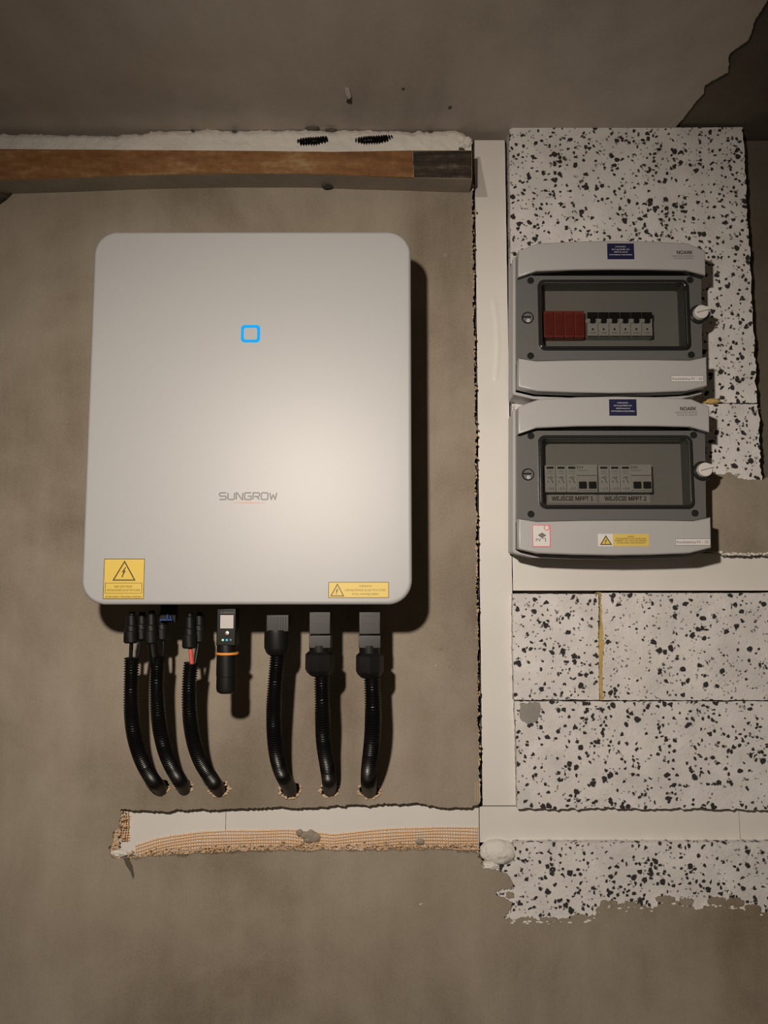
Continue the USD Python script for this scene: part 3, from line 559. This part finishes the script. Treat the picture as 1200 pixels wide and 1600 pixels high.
c.part('wire', tube(path_curve(px3([(238, 996, d0), (239, 1012, d0), (243, 1040, d0)]), 20)[0], 0.0075, 12), 'black_rubber', label='thick taped lead')
c.part('wire', tube(path_curve(px3([(255, 990, d0 + 0.016), (256, 1010, d0 + 0.012), (252, 1040, d0 + 0.003)]), 20)[0], 0.0029, 10), 'black_rubber')
c.part('plug', plug_lathe(237, 954, 1006, d0, mc4), 'black_matte'); c.part('plug', plug_lathe(254, 956, 1000, d0 + 0.016, mc4), 'black_matte')
c = conduit('black ribbed conduit fed by a red wire, just left of the communication stick', [(299, 1036, d0), (296, 1065, d0), (296, 1105, d0), (301, 1150, d0 + 0.012), (313, 1188, d0 + 0.035), (330, 1216, d0 + 0.075), (341, 1232, -0.005), (348, 1240, 0.035)], 0.0108)
c.part('wire', tube(path_curve(px3([(297, 1005, d0 - 0.002), (298, 1018, d0 - 0.002), (301, 1048, d0 - 0.001)]), 20)[0], 0.0032, 10), 'copper_red', label='red wire')
c.part('wire', tube(path_curve(px3([(311, 1000, d0 + 0.014), (309, 1015, d0 + 0.01), (303, 1048, d0 + 0.004)]), 20)[0], 0.0032, 10), 'black_rubber')
c.part('plug', plug_lathe(297, 958, 1013, d0, mc4), 'black_matte'); c.part('plug', plug_lathe(312, 956, 1004, d0 + 0.015, mc4), 'black_matte')
c = conduit('black ribbed conduit hanging from a round ribbed plug, just right of the communication stick', [(434, 1016, d0), (432, 1045, d0), (429, 1085, d0), (428, 1130, d0 + 0.008), (432, 1178, d0 + 0.03), (442, 1212, d0 + 0.07), (453, 1232, -0.005), (458, 1240, 0.035)], 0.0112, 0.75)
blk = c.part('plug', vbox(416, 451, 961, 987, d0 - 0.014, 0.030), 'black_connector')
c.part('grip', cat([vbox(417.5 + 3.9 * i, 419.5 + 3.9 * i, 963, 984, d0 - 0.0152, 0.003, 0.0004) for i in range(9)]), 'black_connector', parent=blk)
c.part('nut', plug_lathe(433, 984, 1023, d0, [(0, 19), (0.1, 19.5), (0.7, 19.5), (0.9, 16.5), (1, 13)], 24), 'black_matte')
def hexnut(u, v0, v1, Y, rp):
    return plug_lathe(u, v0, v1, Y, [(0, rp * 0.8), (0.12, rp), (0.72, rp), (0.86, rp * 0.88), (1, rp * 0.62)], 8)
def plug_pair(c, u, dv, n0, n1, rp):
    b = c.part('plug', vbox(u - 16.5, u + 16.5, 956 + dv, 991 + dv, d0 - 0.013, 0.028), 'black_connector')
    Yf = d0 - 0.0132
    art = [stroke([W([(u - 9, 961.5 + dv), (u + 9, 961.5 + dv)], Yf)], 0.0012), stroke([W([(u - 12.5, 969 + dv), (u - 12.5, 973.5 + dv), (u + 12.5, 973.5 + dv), (u + 12.5, 969 + dv)], Yf)], 0.0011)]
    c.part('latch', ext(unary_union(art), Yf - 0.0004, Yf + 0.0005), 'print_black', parent=b, smooth=False)
    c.part('collar', vbox(u - 17, u + 17, 993 + dv, 1013 + dv, d0 - 0.014, 0.030), 'black_connector')
    c.part('neck', plug_lathe(u, 1008 + dv, 1024 + dv, d0, [(0, 16), (1, 16)]), 'black_matte')
    c.part('nut', hexnut(u + 0.5, n0, n1, d0, rp), 'black_matte')
c = conduit('black ribbed conduit with a square plug, second from the right under the inverter', [(503, 1048, d0), (503, 1075, d0), (504, 1110, d0), (505, 1150, d0 + 0.012), (510, 1190, d0 + 0.04), (514, 1217, d0 + 0.075), (515, 1232, -0.003), (515, 1238, 0.035)], 0.0112, 0.75)
plug_pair(c, 499.5, 0, 1018, 1056, 22.5)
c = conduit('rightmost black ribbed conduit under the inverter', [(581, 1050, d0), (582, 1075, d0), (583, 1110, d0), (582, 1150, d0 + 0.012), (578, 1190, d0 + 0.038), (576, 1217, d0 + 0.075), (577, 1233, -0.003), (580, 1240, 0.035)], 0.0122, 0.75)
plug_pair(c, 577.5, 0, 1020, 1059, 21.5)
# frayed mesh and crumbs round each hole belong to the wall
rng = np.random.default_rng(17)
for k, (u, v, a, b) in enumerate(holes_uv):
    cr = []
    for i in range(34):
        t = rng.uniform(-0.5, math.pi + 0.5); q = P(u + (a + 0.5) * math.cos(t) + rng.normal(0, 1.0), v + (b + 0.5) * math.sin(t) + rng.normal(0, 1.0), -0.0008)
        cr.append(blob(q, np.array([2.0, 1.5, 1.4]) * px * rng.uniform(0.5, 1.4), i, 0.4, 2.5, 1))
    wall.part('hole_crumbs', cat(cr), 'crumb', kind='stuff', label='sandy crumbs round a conduit hole')
# communication stick
dY = -0.138
st = Thing('communication_stick', 'black communication stick with a white square label and an orange ring', 'communication stick', tuple(P(353, 1082, dY)))
hd = st.part('head', vbox(337.5, 368.5, 951, 1009, dY - 0.014, 0.028, 0.002), 'black_matte')
fy = dY - 0.014
st.part('label', ext(sbox(*[rpx(344, 365, 961, 982, fy)[i] for i in (0, 2, 1, 3)]), fy - 0.0003, fy + 0.0003), 'label_grey', parent=hd, label='white square label', smooth=False)
st.part('lettering', wpx('SUNGROW', 344.5, 366, 955.5, 958.5, fy), 'print_grey', parent=hd, smooth=False)
st.part('button', knob_y([(0, 0.0035), (0.0028, 0.003), (0.0038, 0.0015), (0.004, -0.0005), (0, -0.0005)], P(355.3, 989.5, fy)), 'steel', parent=hd, label='round metal button')
for u, mt_, lb in ((348.2, 'led_green', 'green light'), (354.3, 'led_cyan', 'blue light'), (360.3, 'print_grey', 'unlit light')):
    st.part('light', knob_y([(0, 0.0008), (0.0016, 0.0004), (0.0019, -0.0003), (0, -0.0003)], P(u, 1000, fy), 14), mt_, parent=hd, label=lb)
st.part('neck', plug_lathe(354, 1006, 1024, dY, [(0, 14), (0.3, 14.5), (1, 15)]), 'black_matte')
st.part('ring', plug_lathe(355, 1018.8, 1022.8, dY, [(0, 17.2), (0.3, 18), (0.7, 18), (1, 17.2)], 28), 'orange_ring', label='orange ring')
st.part('grip', plug_lathe(354, 1022, 1057, dY, [(0, 14.5), (0.05, 15), (0.97, 15), (1, 14.2)], 28), 'black_matte')
st.part('cap', plug_lathe(354, 1056.5, 1083, dY, [(0, 14.6), (0.03, 15.2), (0.72, 15.2), (0.9, 14), (1, 10)], 28), 'black_matte')

# ---------------------------------------------------------------- the two distribution boxes (one model, measured on the upper one)
BF, BP = -0.082, -0.065                          # front of the light panels, front of the dark panel
UC, VC = 957.0, 497.0
def dist_box(label, uc, vc):
    o0 = P(UC, VC, BF); o1 = P(uc, vc, BF); sh = np.array([o1[0] - o0[0], 0, o1[2] - o0[2]])
    T = Thing('distribution_box', label, 'electrical enclosure', (o1[0], 0.0, o1[2]))
    def L(m): m = m.copy(); m.apply_translation(sh); return m
    def arc(pts): return W(pts, BF)
    top = [(810, 391), (840, 380), (900, 376.5), (960, 375.5), (1020, 376.5), (1075, 379.5), (1102.5, 391)]
    bot = [(1105.5, 603), (1072, 611), (1020, 613), (957, 614), (895, 613), (840, 611), (810, 604)]
    outl = Polygon(arc(top + bot)); ou = outl.buffer(0.002).buffer(-0.002)
    back = affinity.translate(outl.buffer(0.0022, join_style=1), 0, -0.0015)
    bb = ext(back.difference(back.buffer(-0.003)), -0.046, 0.001); bk = ext(back.buffer(-0.0005), -0.004, 0.0012)
    flange = ext(back.buffer(0.0016).difference(back.buffer(-0.003)), -0.052, -0.045)
    hull = T.part('back_box', L(cat([bb, bk, flange])), 'box_grey')
    lower = [(810.5, 559.5), (838, 563.5), (900, 562), (957, 561.5), (1020, 561.5), (1078, 562.5), (1104.5, 556.5)]
    upper = [(810, 432), (838, 423), (900, 420.5), (957, 420), (1020, 420.3), (1073, 421.5), (1102.8, 430)]
    up = Polygon(arc(top) + arc(upper[::-1])); lo = Polygon(arc(lower) + arc(bot))
    u_p = T.part('upper_cover', L(bevel(up, BF, BF + 0.0045, 0.0028, 3)), 'box_grey', smooth=40)
    T.part('dark_layer', L(ext(up.buffer(-0.0004), BF + 0.0046, -0.05)), 'rim_black', parent=u_p, label='black layer painting the shade under the upper cover', smooth=False)  # black colour stands in for shade on the cover's underside
    l_p = T.part('lower_cover', L(bevel(lo, BF, -0.061, 0.0028, 3)), 'box_grey', smooth=40)
    T.part('dark_layer', L(ext(lo.buffer(0.0006).intersection(outl.buffer(-0.0016)).union(lo.buffer(-0.0016)), -0.0795, -0.05)), 'rim_black', parent=l_p, label='black layer behind the lower cover', smooth=False)  # black layer that shows as thin dark lines round the cover
    wx0, wx1, wz0, wz1 = rpx(841.5, 1074, 438.5, 548, BP)
    hole = rrect(wx0 + 0.005, wx1 - 0.005, wz0 + 0.005, wz1 - 0.005, 0.006)
    mid = Polygon([XZ(810, 436, BP), XZ(957, 425, BP), XZ(1102.8, 434, BP), XZ(1104.5, 553, BP), XZ(957, 560, BP), XZ(810.5, 556, BP)])
    mid = Polygon(arc([(810, 424)]) + arc([(1102.8, 424)]) + arc([(1104.5, 563)]) + arc([(810.5, 563)])).intersection(outl.buffer(-0.0005))
    dp = T.part('dark_panel', L(ext(mid.difference(hole), BP, -0.05)), 'panel_grey', label='dark grey middle panel', smooth=False)
    for u, v in ((829, 438.6), (1078, 437.5), (829, 556), (1080, 554.5)):
        T.part('screw', L(cat([knob_y([(0, 0.0004), (0.0034, 0.0004), (0.0036, 0.0012), (0.0052, 0.0012), (0.0055, -0.0005), (0, -0.0005)], P(u, v, BP), 20)])), 'rim_black', parent=dp)
    rimp = rrect(wx0, wx1, wz0, wz1, 0.0105); rin = rrect(wx0 + 0.0052, wx1 - 0.0052, wz0 + 0.0052, wz1 - 0.0052, 0.007)
    dr = T.part('door_frame', L(cat([ext(rimp.difference(rrect(wx0 + 0.0026, wx1 - 0.0026, wz0 + 0.0026, wz1 - 0.0026, 0.0085)), BP - 0.004, BP + 0.0005), ext(rimp.buffer(-0.0022).difference(rin), BP - 0.0065, BP + 0.0005)])), 'rim_black', label='black frame of the window', smooth=40)
    T.part('window_pane', L(ext(rin.buffer(-0.0002), BP - 0.0056, BP - 0.0036)), 'smoky_pane', parent=dr, label='smoky clear pane', smooth=False)
    PY = -0.037
    io = rrect(wx0 + 0.006, wx1 - 0.006, wz0 + 0.006, wz1 - 0.006, 0.004)
    T.part('opening_lining', L(ext(io.buffer(0.0018).difference(io), BP + 0.0005, PY)), 'panel_grey', smooth=40)
    T.part('front_plate', L(ext(io.buffer(0.0015), PY, PY + 0.003)), 'plate_grey', smooth=False)
    kn = P(824.5, 496.5, BP); T.part('hinge_ring', L(cat([knob_y([(0.0078, -0.0003), (0.0078, 0.0012), (0.0094, 0.0012), (0.0098, -0.0003), (0.0078, -0.0003)], kn), bx(kn[0] - 0.0075, kn[0] + 0.005, kn[1] - 0.0013, kn[1] + 0.0002, kn[2] + 0.000, kn[2] + 0.0022)])), 'rim_black', parent=dp)
    T.part('hinge_cap', L(knob_y([(0, 0.001), (0.003, 0.0006), (0.0036, -0.0003), (0, -0.0003)], kn + np.array([0.001, 0, -0.0045]), 16)), 'box_grey', parent=dp)
    kn = P(1092, 491.5, BP)
    kb = T.part('lock_collar', L(knob_y([(0, 0.003), (0.013, 0.003), (0.0152, 0.0015), (0.0158, -0.0005), (0, -0.0005)], kn)), 'rim_black', parent=dp)
    kp = kn + np.array([0.0005, -0.003, 0.001])
    T.part('lock_knob', L(knob_y([(0, 0.009), (0.0095, 0.0088), (0.0108, 0.0075), (0.0112, -0.0005), (0, -0.0005)], kp)), 'knob_white', label='white lock knob', parent=dp)
    ti = Polygon([(kp[0] - 0.009, kp[2] - 0.0022), (kp[0] + 0.014, kp[2] + 0.0050), (kp[0] + 0.0135, kp[2] + 0.0062), (kp[0] + 0.009, kp[2] + 0.0072), (kp[0] + 0.002, kp[2] + 0.003), (kp[0] - 0.0095, kp[2] - 0.0008)])
    T.part('pointer', L(cat([ext(Polygon([(kp[0] + 0.005, kp[2] - 0.0005), (kp[0] + 0.0152, kp[2] + 0.0052), (kp[0] + 0.006, kp[2] + 0.009)]), kp[1] - 0.0085, kp[1])])), 'knob_white', parent=dp)
    T.part('slot', L(ext(Polygon([(kp[0] - 0.0085, kp[2] - 0.0026), (kp[0] + 0.0125, kp[2] + 0.0028), (kp[0] + 0.0125, kp[2] + 0.0038), (kp[0] - 0.0085, kp[2] - 0.0014)]), kp[1] - 0.0092, kp[1] - 0.008)), 'print_grey', parent=dp, smooth=False)
    # printing common to both boxes
    nx0, nx1, nz0, nz1 = rpx(949.2, 990.2, 380.5, 405, BF)
    nv = T.part('navy_label', L(ext(sbox(nx0, nz0, nx1, nz1), BF - 0.0004, BF + 0.0003)), 'sticker_navy', parent=u_p, label='small navy label with white print', smooth=False)
    cx = (nx0 + nx1) / 2; kk = mpp(BF)
    T.part('lettering', L(cat([words(s, cx, nz1 - dz * kk, ww * kk, 2.0 * kk, BF - 0.0004) for s, dz, ww in (('UWAGA', 5.6, 17), ('WYŁĄCZNIK DC', 10.2, 29), ('INSTALACJI', 14.6, 22), ('FOTOWOLTAICZNEJ', 19.2, 37))])), 'print_white', parent=nv, smooth=False)
    T.part('brand_print', L(wpx('NOARK', 1057.5, 1082, 391.8, 397.0, BF, bold=True)), 'print_black', parent=u_p, smooth=False)
    T.part('small_print', L(cat([wpx('WODOSZCZELNA ROZDZIELNICA', 1050, 1084, 399.0, 401.2, BF), wpx('IP65 1000V DC 12 MODUŁÓW', 1053, 1083, 402.8, 404.8, BF)])), 'print_grey', parent=u_p, smooth=False)
    return T, L, u_p, l_p
B1, L1, u1, l1 = dist_box('upper grey distribution box with red modules behind its smoky window', 957, 497)
B2, L2, u2, l2 = dist_box('lower grey distribution box with a yellow warning sticker on its lower cover', 960.2, 745.5)
def name_label(T, lp, u0, u1, v0, v1, text):
    x0, x1, z0, z1 = rpx(u0, u1, v0, v1, BF); k = mpp(BF)
    n = T.part('name_label', ext(sbox(x0, z0, x1, z1), BF - 0.0004, BF + 0.0003), 'sticker_white', parent=lp, label='small white label with a black outline', smooth=False)
    T.part('lettering', cat([words(text, (x0 + x1) / 2, (z0 + z1) / 2, (x1 - x0) * 0.92, 4.3 * k, BF - 0.0004), ext(frame(x0, x1, z0, z1, 0.6 * k), BF - 0.0006, BF - 0.0004)]), 'print_grey', parent=n, smooth=False)
name_label(B1, l1, 1048.5, 1099.5, 586.8, 597.0, 'Rozdzielnica PV - AC')
name_label(B2, l2, 1055.0, 1110.0, 841.5, 852.3, 'Rozdzielnica PV - DC')
k = mpp(BF)
x0, x1, z0, z1 = rpx(832, 859.5, 820, 854.5, BF)
pv = B2.part('solar_sticker', ext(sbox(x0, z0, x1, z1), BF - 0.0004, BF + 0.0003), 'sticker_white', parent=l2, label='white sticker with a pink border and a solar panel sign', smooth=False)
B2.part('border', ext(unary_union([frame(x0, x1, z0, z1, 1.2 * k), Point(x1 - 5.5 * k, z1 - 4.5 * k).buffer(4.6 * k).difference(Point(x1 - 5.5 * k, z1 - 4.5 * k).buffer(3.4 * k)).intersection(sbox(x0, z0, x1, z1))]), BF - 0.0006, BF - 0.0004), 'print_pink', parent=pv, smooth=False)
ic = [Polygon([(x0 + 8.5 * k, z0 + 18.5 * k), (x0 + 15.5 * k, z0 + 22.5 * k), (x0 + 22 * k, z0 + 18 * k), (x0 + 15 * k, z0 + 13.5 * k)]), stroke([[(x0 + 15.2 * k, z0 + 13 * k), (x0 + 20.5 * k, z0 + 13.5 * k), (x0 + 20.5 * k, z0 + 8 * k)]], 1.0 * k)]
B2.part('sign', cat([ext(unary_union(ic), BF - 0.0006, BF - 0.0004), words('PV', x0 + 9.5 * k, z0 + 11 * k, 8 * k, 4.2 * k, BF - 0.0004, bold=True)]), 'print_grey', parent=pv, smooth=False)
x0, x1, z0, z1 = rpx(934.5, 1013.4, 834.2, 853.6, BF); xm = P(957.5, 845, BF)[0]
ws = B2.part('warning_sticker', ext(sbox(x0, z0, xm, z1), BF - 0.0004, BF + 0.0003), 'sticker_white', parent=l2, label='white and yellow warning sticker', smooth=False)
tr = Polygon([(x0 + 2.8 * k, z0 + 2.2 * k), (x0 + 22 * k, z0 + 2.2 * k), (x0 + 12.4 * k, z0 + 17.4 * k)])
B2.part('field', cat([ext(sbox(xm, z0, x1, z1), BF - 0.0004, BF + 0.0003), ext(tr.buffer(-1.2 * k), BF - 0.00055, BF - 0.0004)]), 'sticker_yellow_pale', parent=ws, smooth=False)
B2.part('lettering', cat([ext(unary_union([tr.difference(tr.buffer(-1.5 * k, join_style=2)), bolt(x0 + 12.2 * k, z0 + 7.6 * k, 4.0 * k)]), BF - 0.0007, BF - 0.00045)] +
    [words(s, (xm + x1) / 2, z1 - dz * k, ww * k, 2.1 * k, BF - 0.0004) for s, dz, ww in (('UWAGA!', 4.2, 10), ('URZĄDZENIE POD NAPIĘCIEM', 7.6, 47), ('NAWET PO WYŁĄCZENIU', 10.8, 50), ('ZASILANIA SIECIOWEGO', 14.0, 44))]), 'print_brown', parent=ws, smooth=False)
# label strips inside the lower box
PYm = -0.037
for n, (ua, ub, s) in enumerate(((857, 931.5, 'WEJŚCIE MPPT 1'), (937, 1015.5, 'WEJŚCIE MPPT 2'))):
    x0, x1, z0, z1 = rpx(ua, ub, 772.3, 785.6, PYm)
    ls = B2.part('label_strip', ext(sbox(x0, z0, x1, z1), PYm - 0.0006, PYm + 0.0002), 'knob_white', label=f'white label strip reading {s}', smooth=False)
    kk = mpp(PYm); xa, xb, za, zb = rpx((862, 944.5)[n], (926.5, 1009.5)[n], 775.8, 782.3, PYm)
    B2.part('lettering', words(s, (xa + xb) / 2, (za + zb) / 2, xb - xa, zb - za, PYm - 0.0006, bold=True), 'print_black', parent=ls, smooth=False)

# ---------------------------------------------------------------- modules behind the windows
MF = -0.055                                       # front of the modules
def at(u, v): return P(u, v, MF)
order = ('leftmost', 'second from the left', 'second from the right', 'rightmost')
kk = mpp(MF)
sp_ = None
for n in range(4):
    uc = 849 + 16.1 * (n + 0.5); c = at(uc, 506.5); lab = f'red surge arrester module in the upper box, {order[n]} of the four'
    if sp_ is None:
        sp_ = Thing('surge_arrester', lab, 'surge arrester', (c[0], PYm, c[2]), 'red surge arresters in the upper box'); hw = 7.9 * kk; hz = 22 * kk
        bd = sp_.part('body', bevel(sbox(c[0] - hw, c[2] - hz, c[0] + hw, c[2] + hz), MF, PYm, 0.0008, 2), 'module_red')
        sp_.part('cartridge', bevel(sbox(c[0] - 0.68 * hw, c[2] - 0.8 * hz, c[0] + 0.68 * hw, c[2] + 0.75 * hz), MF - 0.002, MF + 0.0005, 0.0008, 2), 'module_red_dark')
        sp_.part('lettering', cat([words('PV', c[0], c[2] - 0.25 * hz, hw, 3.5 * kk, MF - 0.002), words('T1+T2', c[0], c[2] + 0.2 * hz, 1.2 * hw, 3 * kk, MF - 0.002)]), 'module_red', smooth=False)
    else: sp_.copy((c[0], PYm, c[2]), lab)
order6 = ('leftmost', 'second from the left', 'third from the left', 'third from the right', 'second from the right', 'rightmost')
br = None
for n in range(6):
    uc = 917.5 + 17.0 * (n + 0.5); c = at(uc, 507.5); lab = f'white circuit breaker in the upper box, {order6[n]} of the six'
    if br is None:
        br = Thing('circuit_breaker', lab, 'circuit breaker', (c[0], PYm, c[2]), 'circuit breakers in the upper box'); hw = 8.4 * kk; z = lambda v: at(uc, v)[2]
        br.part('body', bevel(sbox(c[0] - hw, z(526.5), c[0] + hw, z(488)), MF, PYm, 0.0006, 2), 'module_white')
        br.part('head', bevel(sbox(c[0] - hw * 0.97, z(498), c[0] + hw * 0.97, z(488.5)), MF - 0.0022, MF + 0.001, 0.0005, 2), 'toggle_black', label='black head strip')
        br.part('toggle', bevel(rrect(c[0] - 3.4 * kk, c[0] + 3.4 * kk, z(505.5), z(496.5), 1.2 * kk, 3), MF - 0.005, MF + 0.001, 0.0006, 2), 'toggle_black', label='black toggle')
        br.part('knob_guard', knob_y([(0, 0.0035), (0.0030, 0.003), (0.0042, 0.001), (0.0044, -0.0005), (0, -0.0005)], [c[0] - hw + 0.001, MF, z(501.8)], 16), 'knob_white')
        br.part('print', cat([ext(sbox(c[0] - 1.3 * kk, z(515.8), c[0] + 1.3 * kk, z(513)), MF - 0.0002, MF + 0.0001), ext(sbox(c[0] - hw * 0.96, z(526.2), c[0] + hw * 0.96, z(524.6)), MF - 0.0002, MF + 0.0001), words('C20', c[0], z(520), 8 * kk, 2.2 * kk, MF)]), 'print_black', smooth=False)
    else: br.copy((c[0], PYm, c[2]), lab)
# lower box: three slim modules and one double switch for each input
fz = None; lo6 = [851.5 + 8.4, 851.5 + 25.4, 851.5 + 42.2, 935.5 + 8.4, 935.5 + 25.4, 935.5 + 42.2]
for n, uc in enumerate(lo6):
    c = at(uc, 748); side = ('left', 'right')[n // 3]; pos = ('first', 'middle', 'last')[n % 3]
    lab = f'slim white arrester module in the lower box, {pos} of the three in the {side} set'
    if fz is None:
        fz = Thing('arrester_module', lab, 'surge arrester', (c[0], PYm, c[2]), 'slim white modules in the lower box'); hw = 8.2 * kk; z = lambda v: at(uc, v)[2]
        fz.part('body', bevel(sbox(c[0] - hw, z(768.8), c[0] + hw, z(727)), MF, PYm, 0.0006, 2), 'module_white')
        fz.part('marker', ext(sbox(c[0] - 5.6 * kk, z(732.6), c[0] + 5.6 * kk, z(729.2)), MF - 0.0003, MF + 0.0001), 'print_black', label='black type marking', smooth=False)
        art = [stroke([[(c[0] - 4 * kk, z(747)), (c[0] - 1 * kk, z(745.5)), (c[0] + 1.5 * kk, z(748.5)), (c[0] + 3 * kk, z(752)), (c[0] + 4.5 * kk, z(755))], [(c[0] + 1 * kk, z(744)), (c[0] + 4 * kk, z(747))], [(c[0] - 4 * kk, z(751)), (c[0] - 3 * kk, z(754))]], 1.1 * kk)]
        fz.part('print', cat([ext(unary_union(art), MF - 0.0002, MF + 0.0001), words('1000V', c[0], z(736.5), 9 * kk, 1.7 * kk, MF), words('T1+T2', c[0], z(740), 9 * kk, 1.7 * kk, MF), words('-2/3', c[0], z(763.5), 11 * kk, 3.6 * kk, MF)]), 'print_grey', smooth=False)
    else: fz.copy((c[0], PYm, c[2]), lab)
dsw = None
for n, uc in enumerate((917.5, 1002.5)):
    c = at(uc, 748); lab = ('white double switch with two black toggles in the lower box, above the first input label', 'white double switch with two black toggles in the lower box, above the second input label')[n]
    if dsw is None:
        dsw = Thing('double_switch', lab, 'isolator switch', (c[0], PYm, c[2]), 'double switches in the lower box'); hw = 16.5 * kk; z = lambda v: at(uc, v)[2]
        dsw.part('body', bevel(sbox(c[0] - hw, z(768.8), c[0] + hw, z(725.5)), MF + 0.001, PYm, 0.0006, 2), 'module_white')
        dsw.part('faceplate', bevel(sbox(c[0] - hw * 0.95, z(766.5), c[0] + hw * 0.95, z(744)), MF - 0.0012, MF + 0.0015, 0.0006, 2), 'knob_white')
        for o in (-8, 7.5):
            dsw.part('toggle', bevel(rrect(c[0] + (o - 5.6) * kk, c[0] + (o + 5.6) * kk, z(763.5), z(753), 0.8 * kk, 3), MF - 0.005, MF, 0.0008, 2), 'toggle_black', label='black toggle')
        dsw.part('marker', cat([words('EX9', c[0] - 10.5 * kk, z(730), 10 * kk, 3.4 * kk, MF + 0.001, bold=True), words('1000V DC', c[0] - 7 * kk, z(735), 15 * kk, 1.8 * kk, MF + 0.001), ext(sbox(c[0] - hw * 0.95, z(743.3), c[0] + hw * 0.95, z(742.2)), MF + 0.0008, MF + 0.0012)]), 'print_grey', smooth=False)
    else: dsw.copy((c[0], PYm, c[2]), lab)

# ---------------------------------------------------------------- bits on the ceiling
q = ceil_at(545, 150, CEIL)
fl = Thing('paint_flake', 'small white flake peeling off the grey ceiling above the foam strip', 'flake', tuple(q))
pts = [ceil_at(u, v, CEIL - h) for u, v, h in ((539, 137, 0.0002), (545, 138, 0.004), (549, 151, 0.006), (546, 155, 0.0015), (541, 148, 0.0002))]
fv = np.array(pts + [p + np.array([0, 0.0006, 0.0009]) for p in pts]); ftri = [[0, 1, 2], [0, 2, 3], [0, 3, 4], [5, 7, 6], [5, 8, 7], [5, 9, 8]] + [f for a in range(5) for f in ([a, (a + 1) % 5, 5 + (a + 1) % 5], [a, 5 + (a + 1) % 5, 5 + a])]
ft = trimesh.Trimesh(fv, ftri, process=False); ft.fix_normals()
fl.part('flake', ft, 'sticker_white', smooth=False)
fl.part('dirt', blob(ceil_at(546, 158, CEIL - 0.0015), np.array([4, 3.5, 2.5]) * px, 6, 0.5), 'print_black', label='black clot of dirt')
for u, v, s in ((630, 139, 2.4), (703, 168, 3.0)):
    ce.part('pit', blob(ceil_at(u, v, CEIL), np.array([s, s * 1.4, 0.8]) * px, 3, 0.3, 2, 2), 'dark_mortar', label='small dark pit')
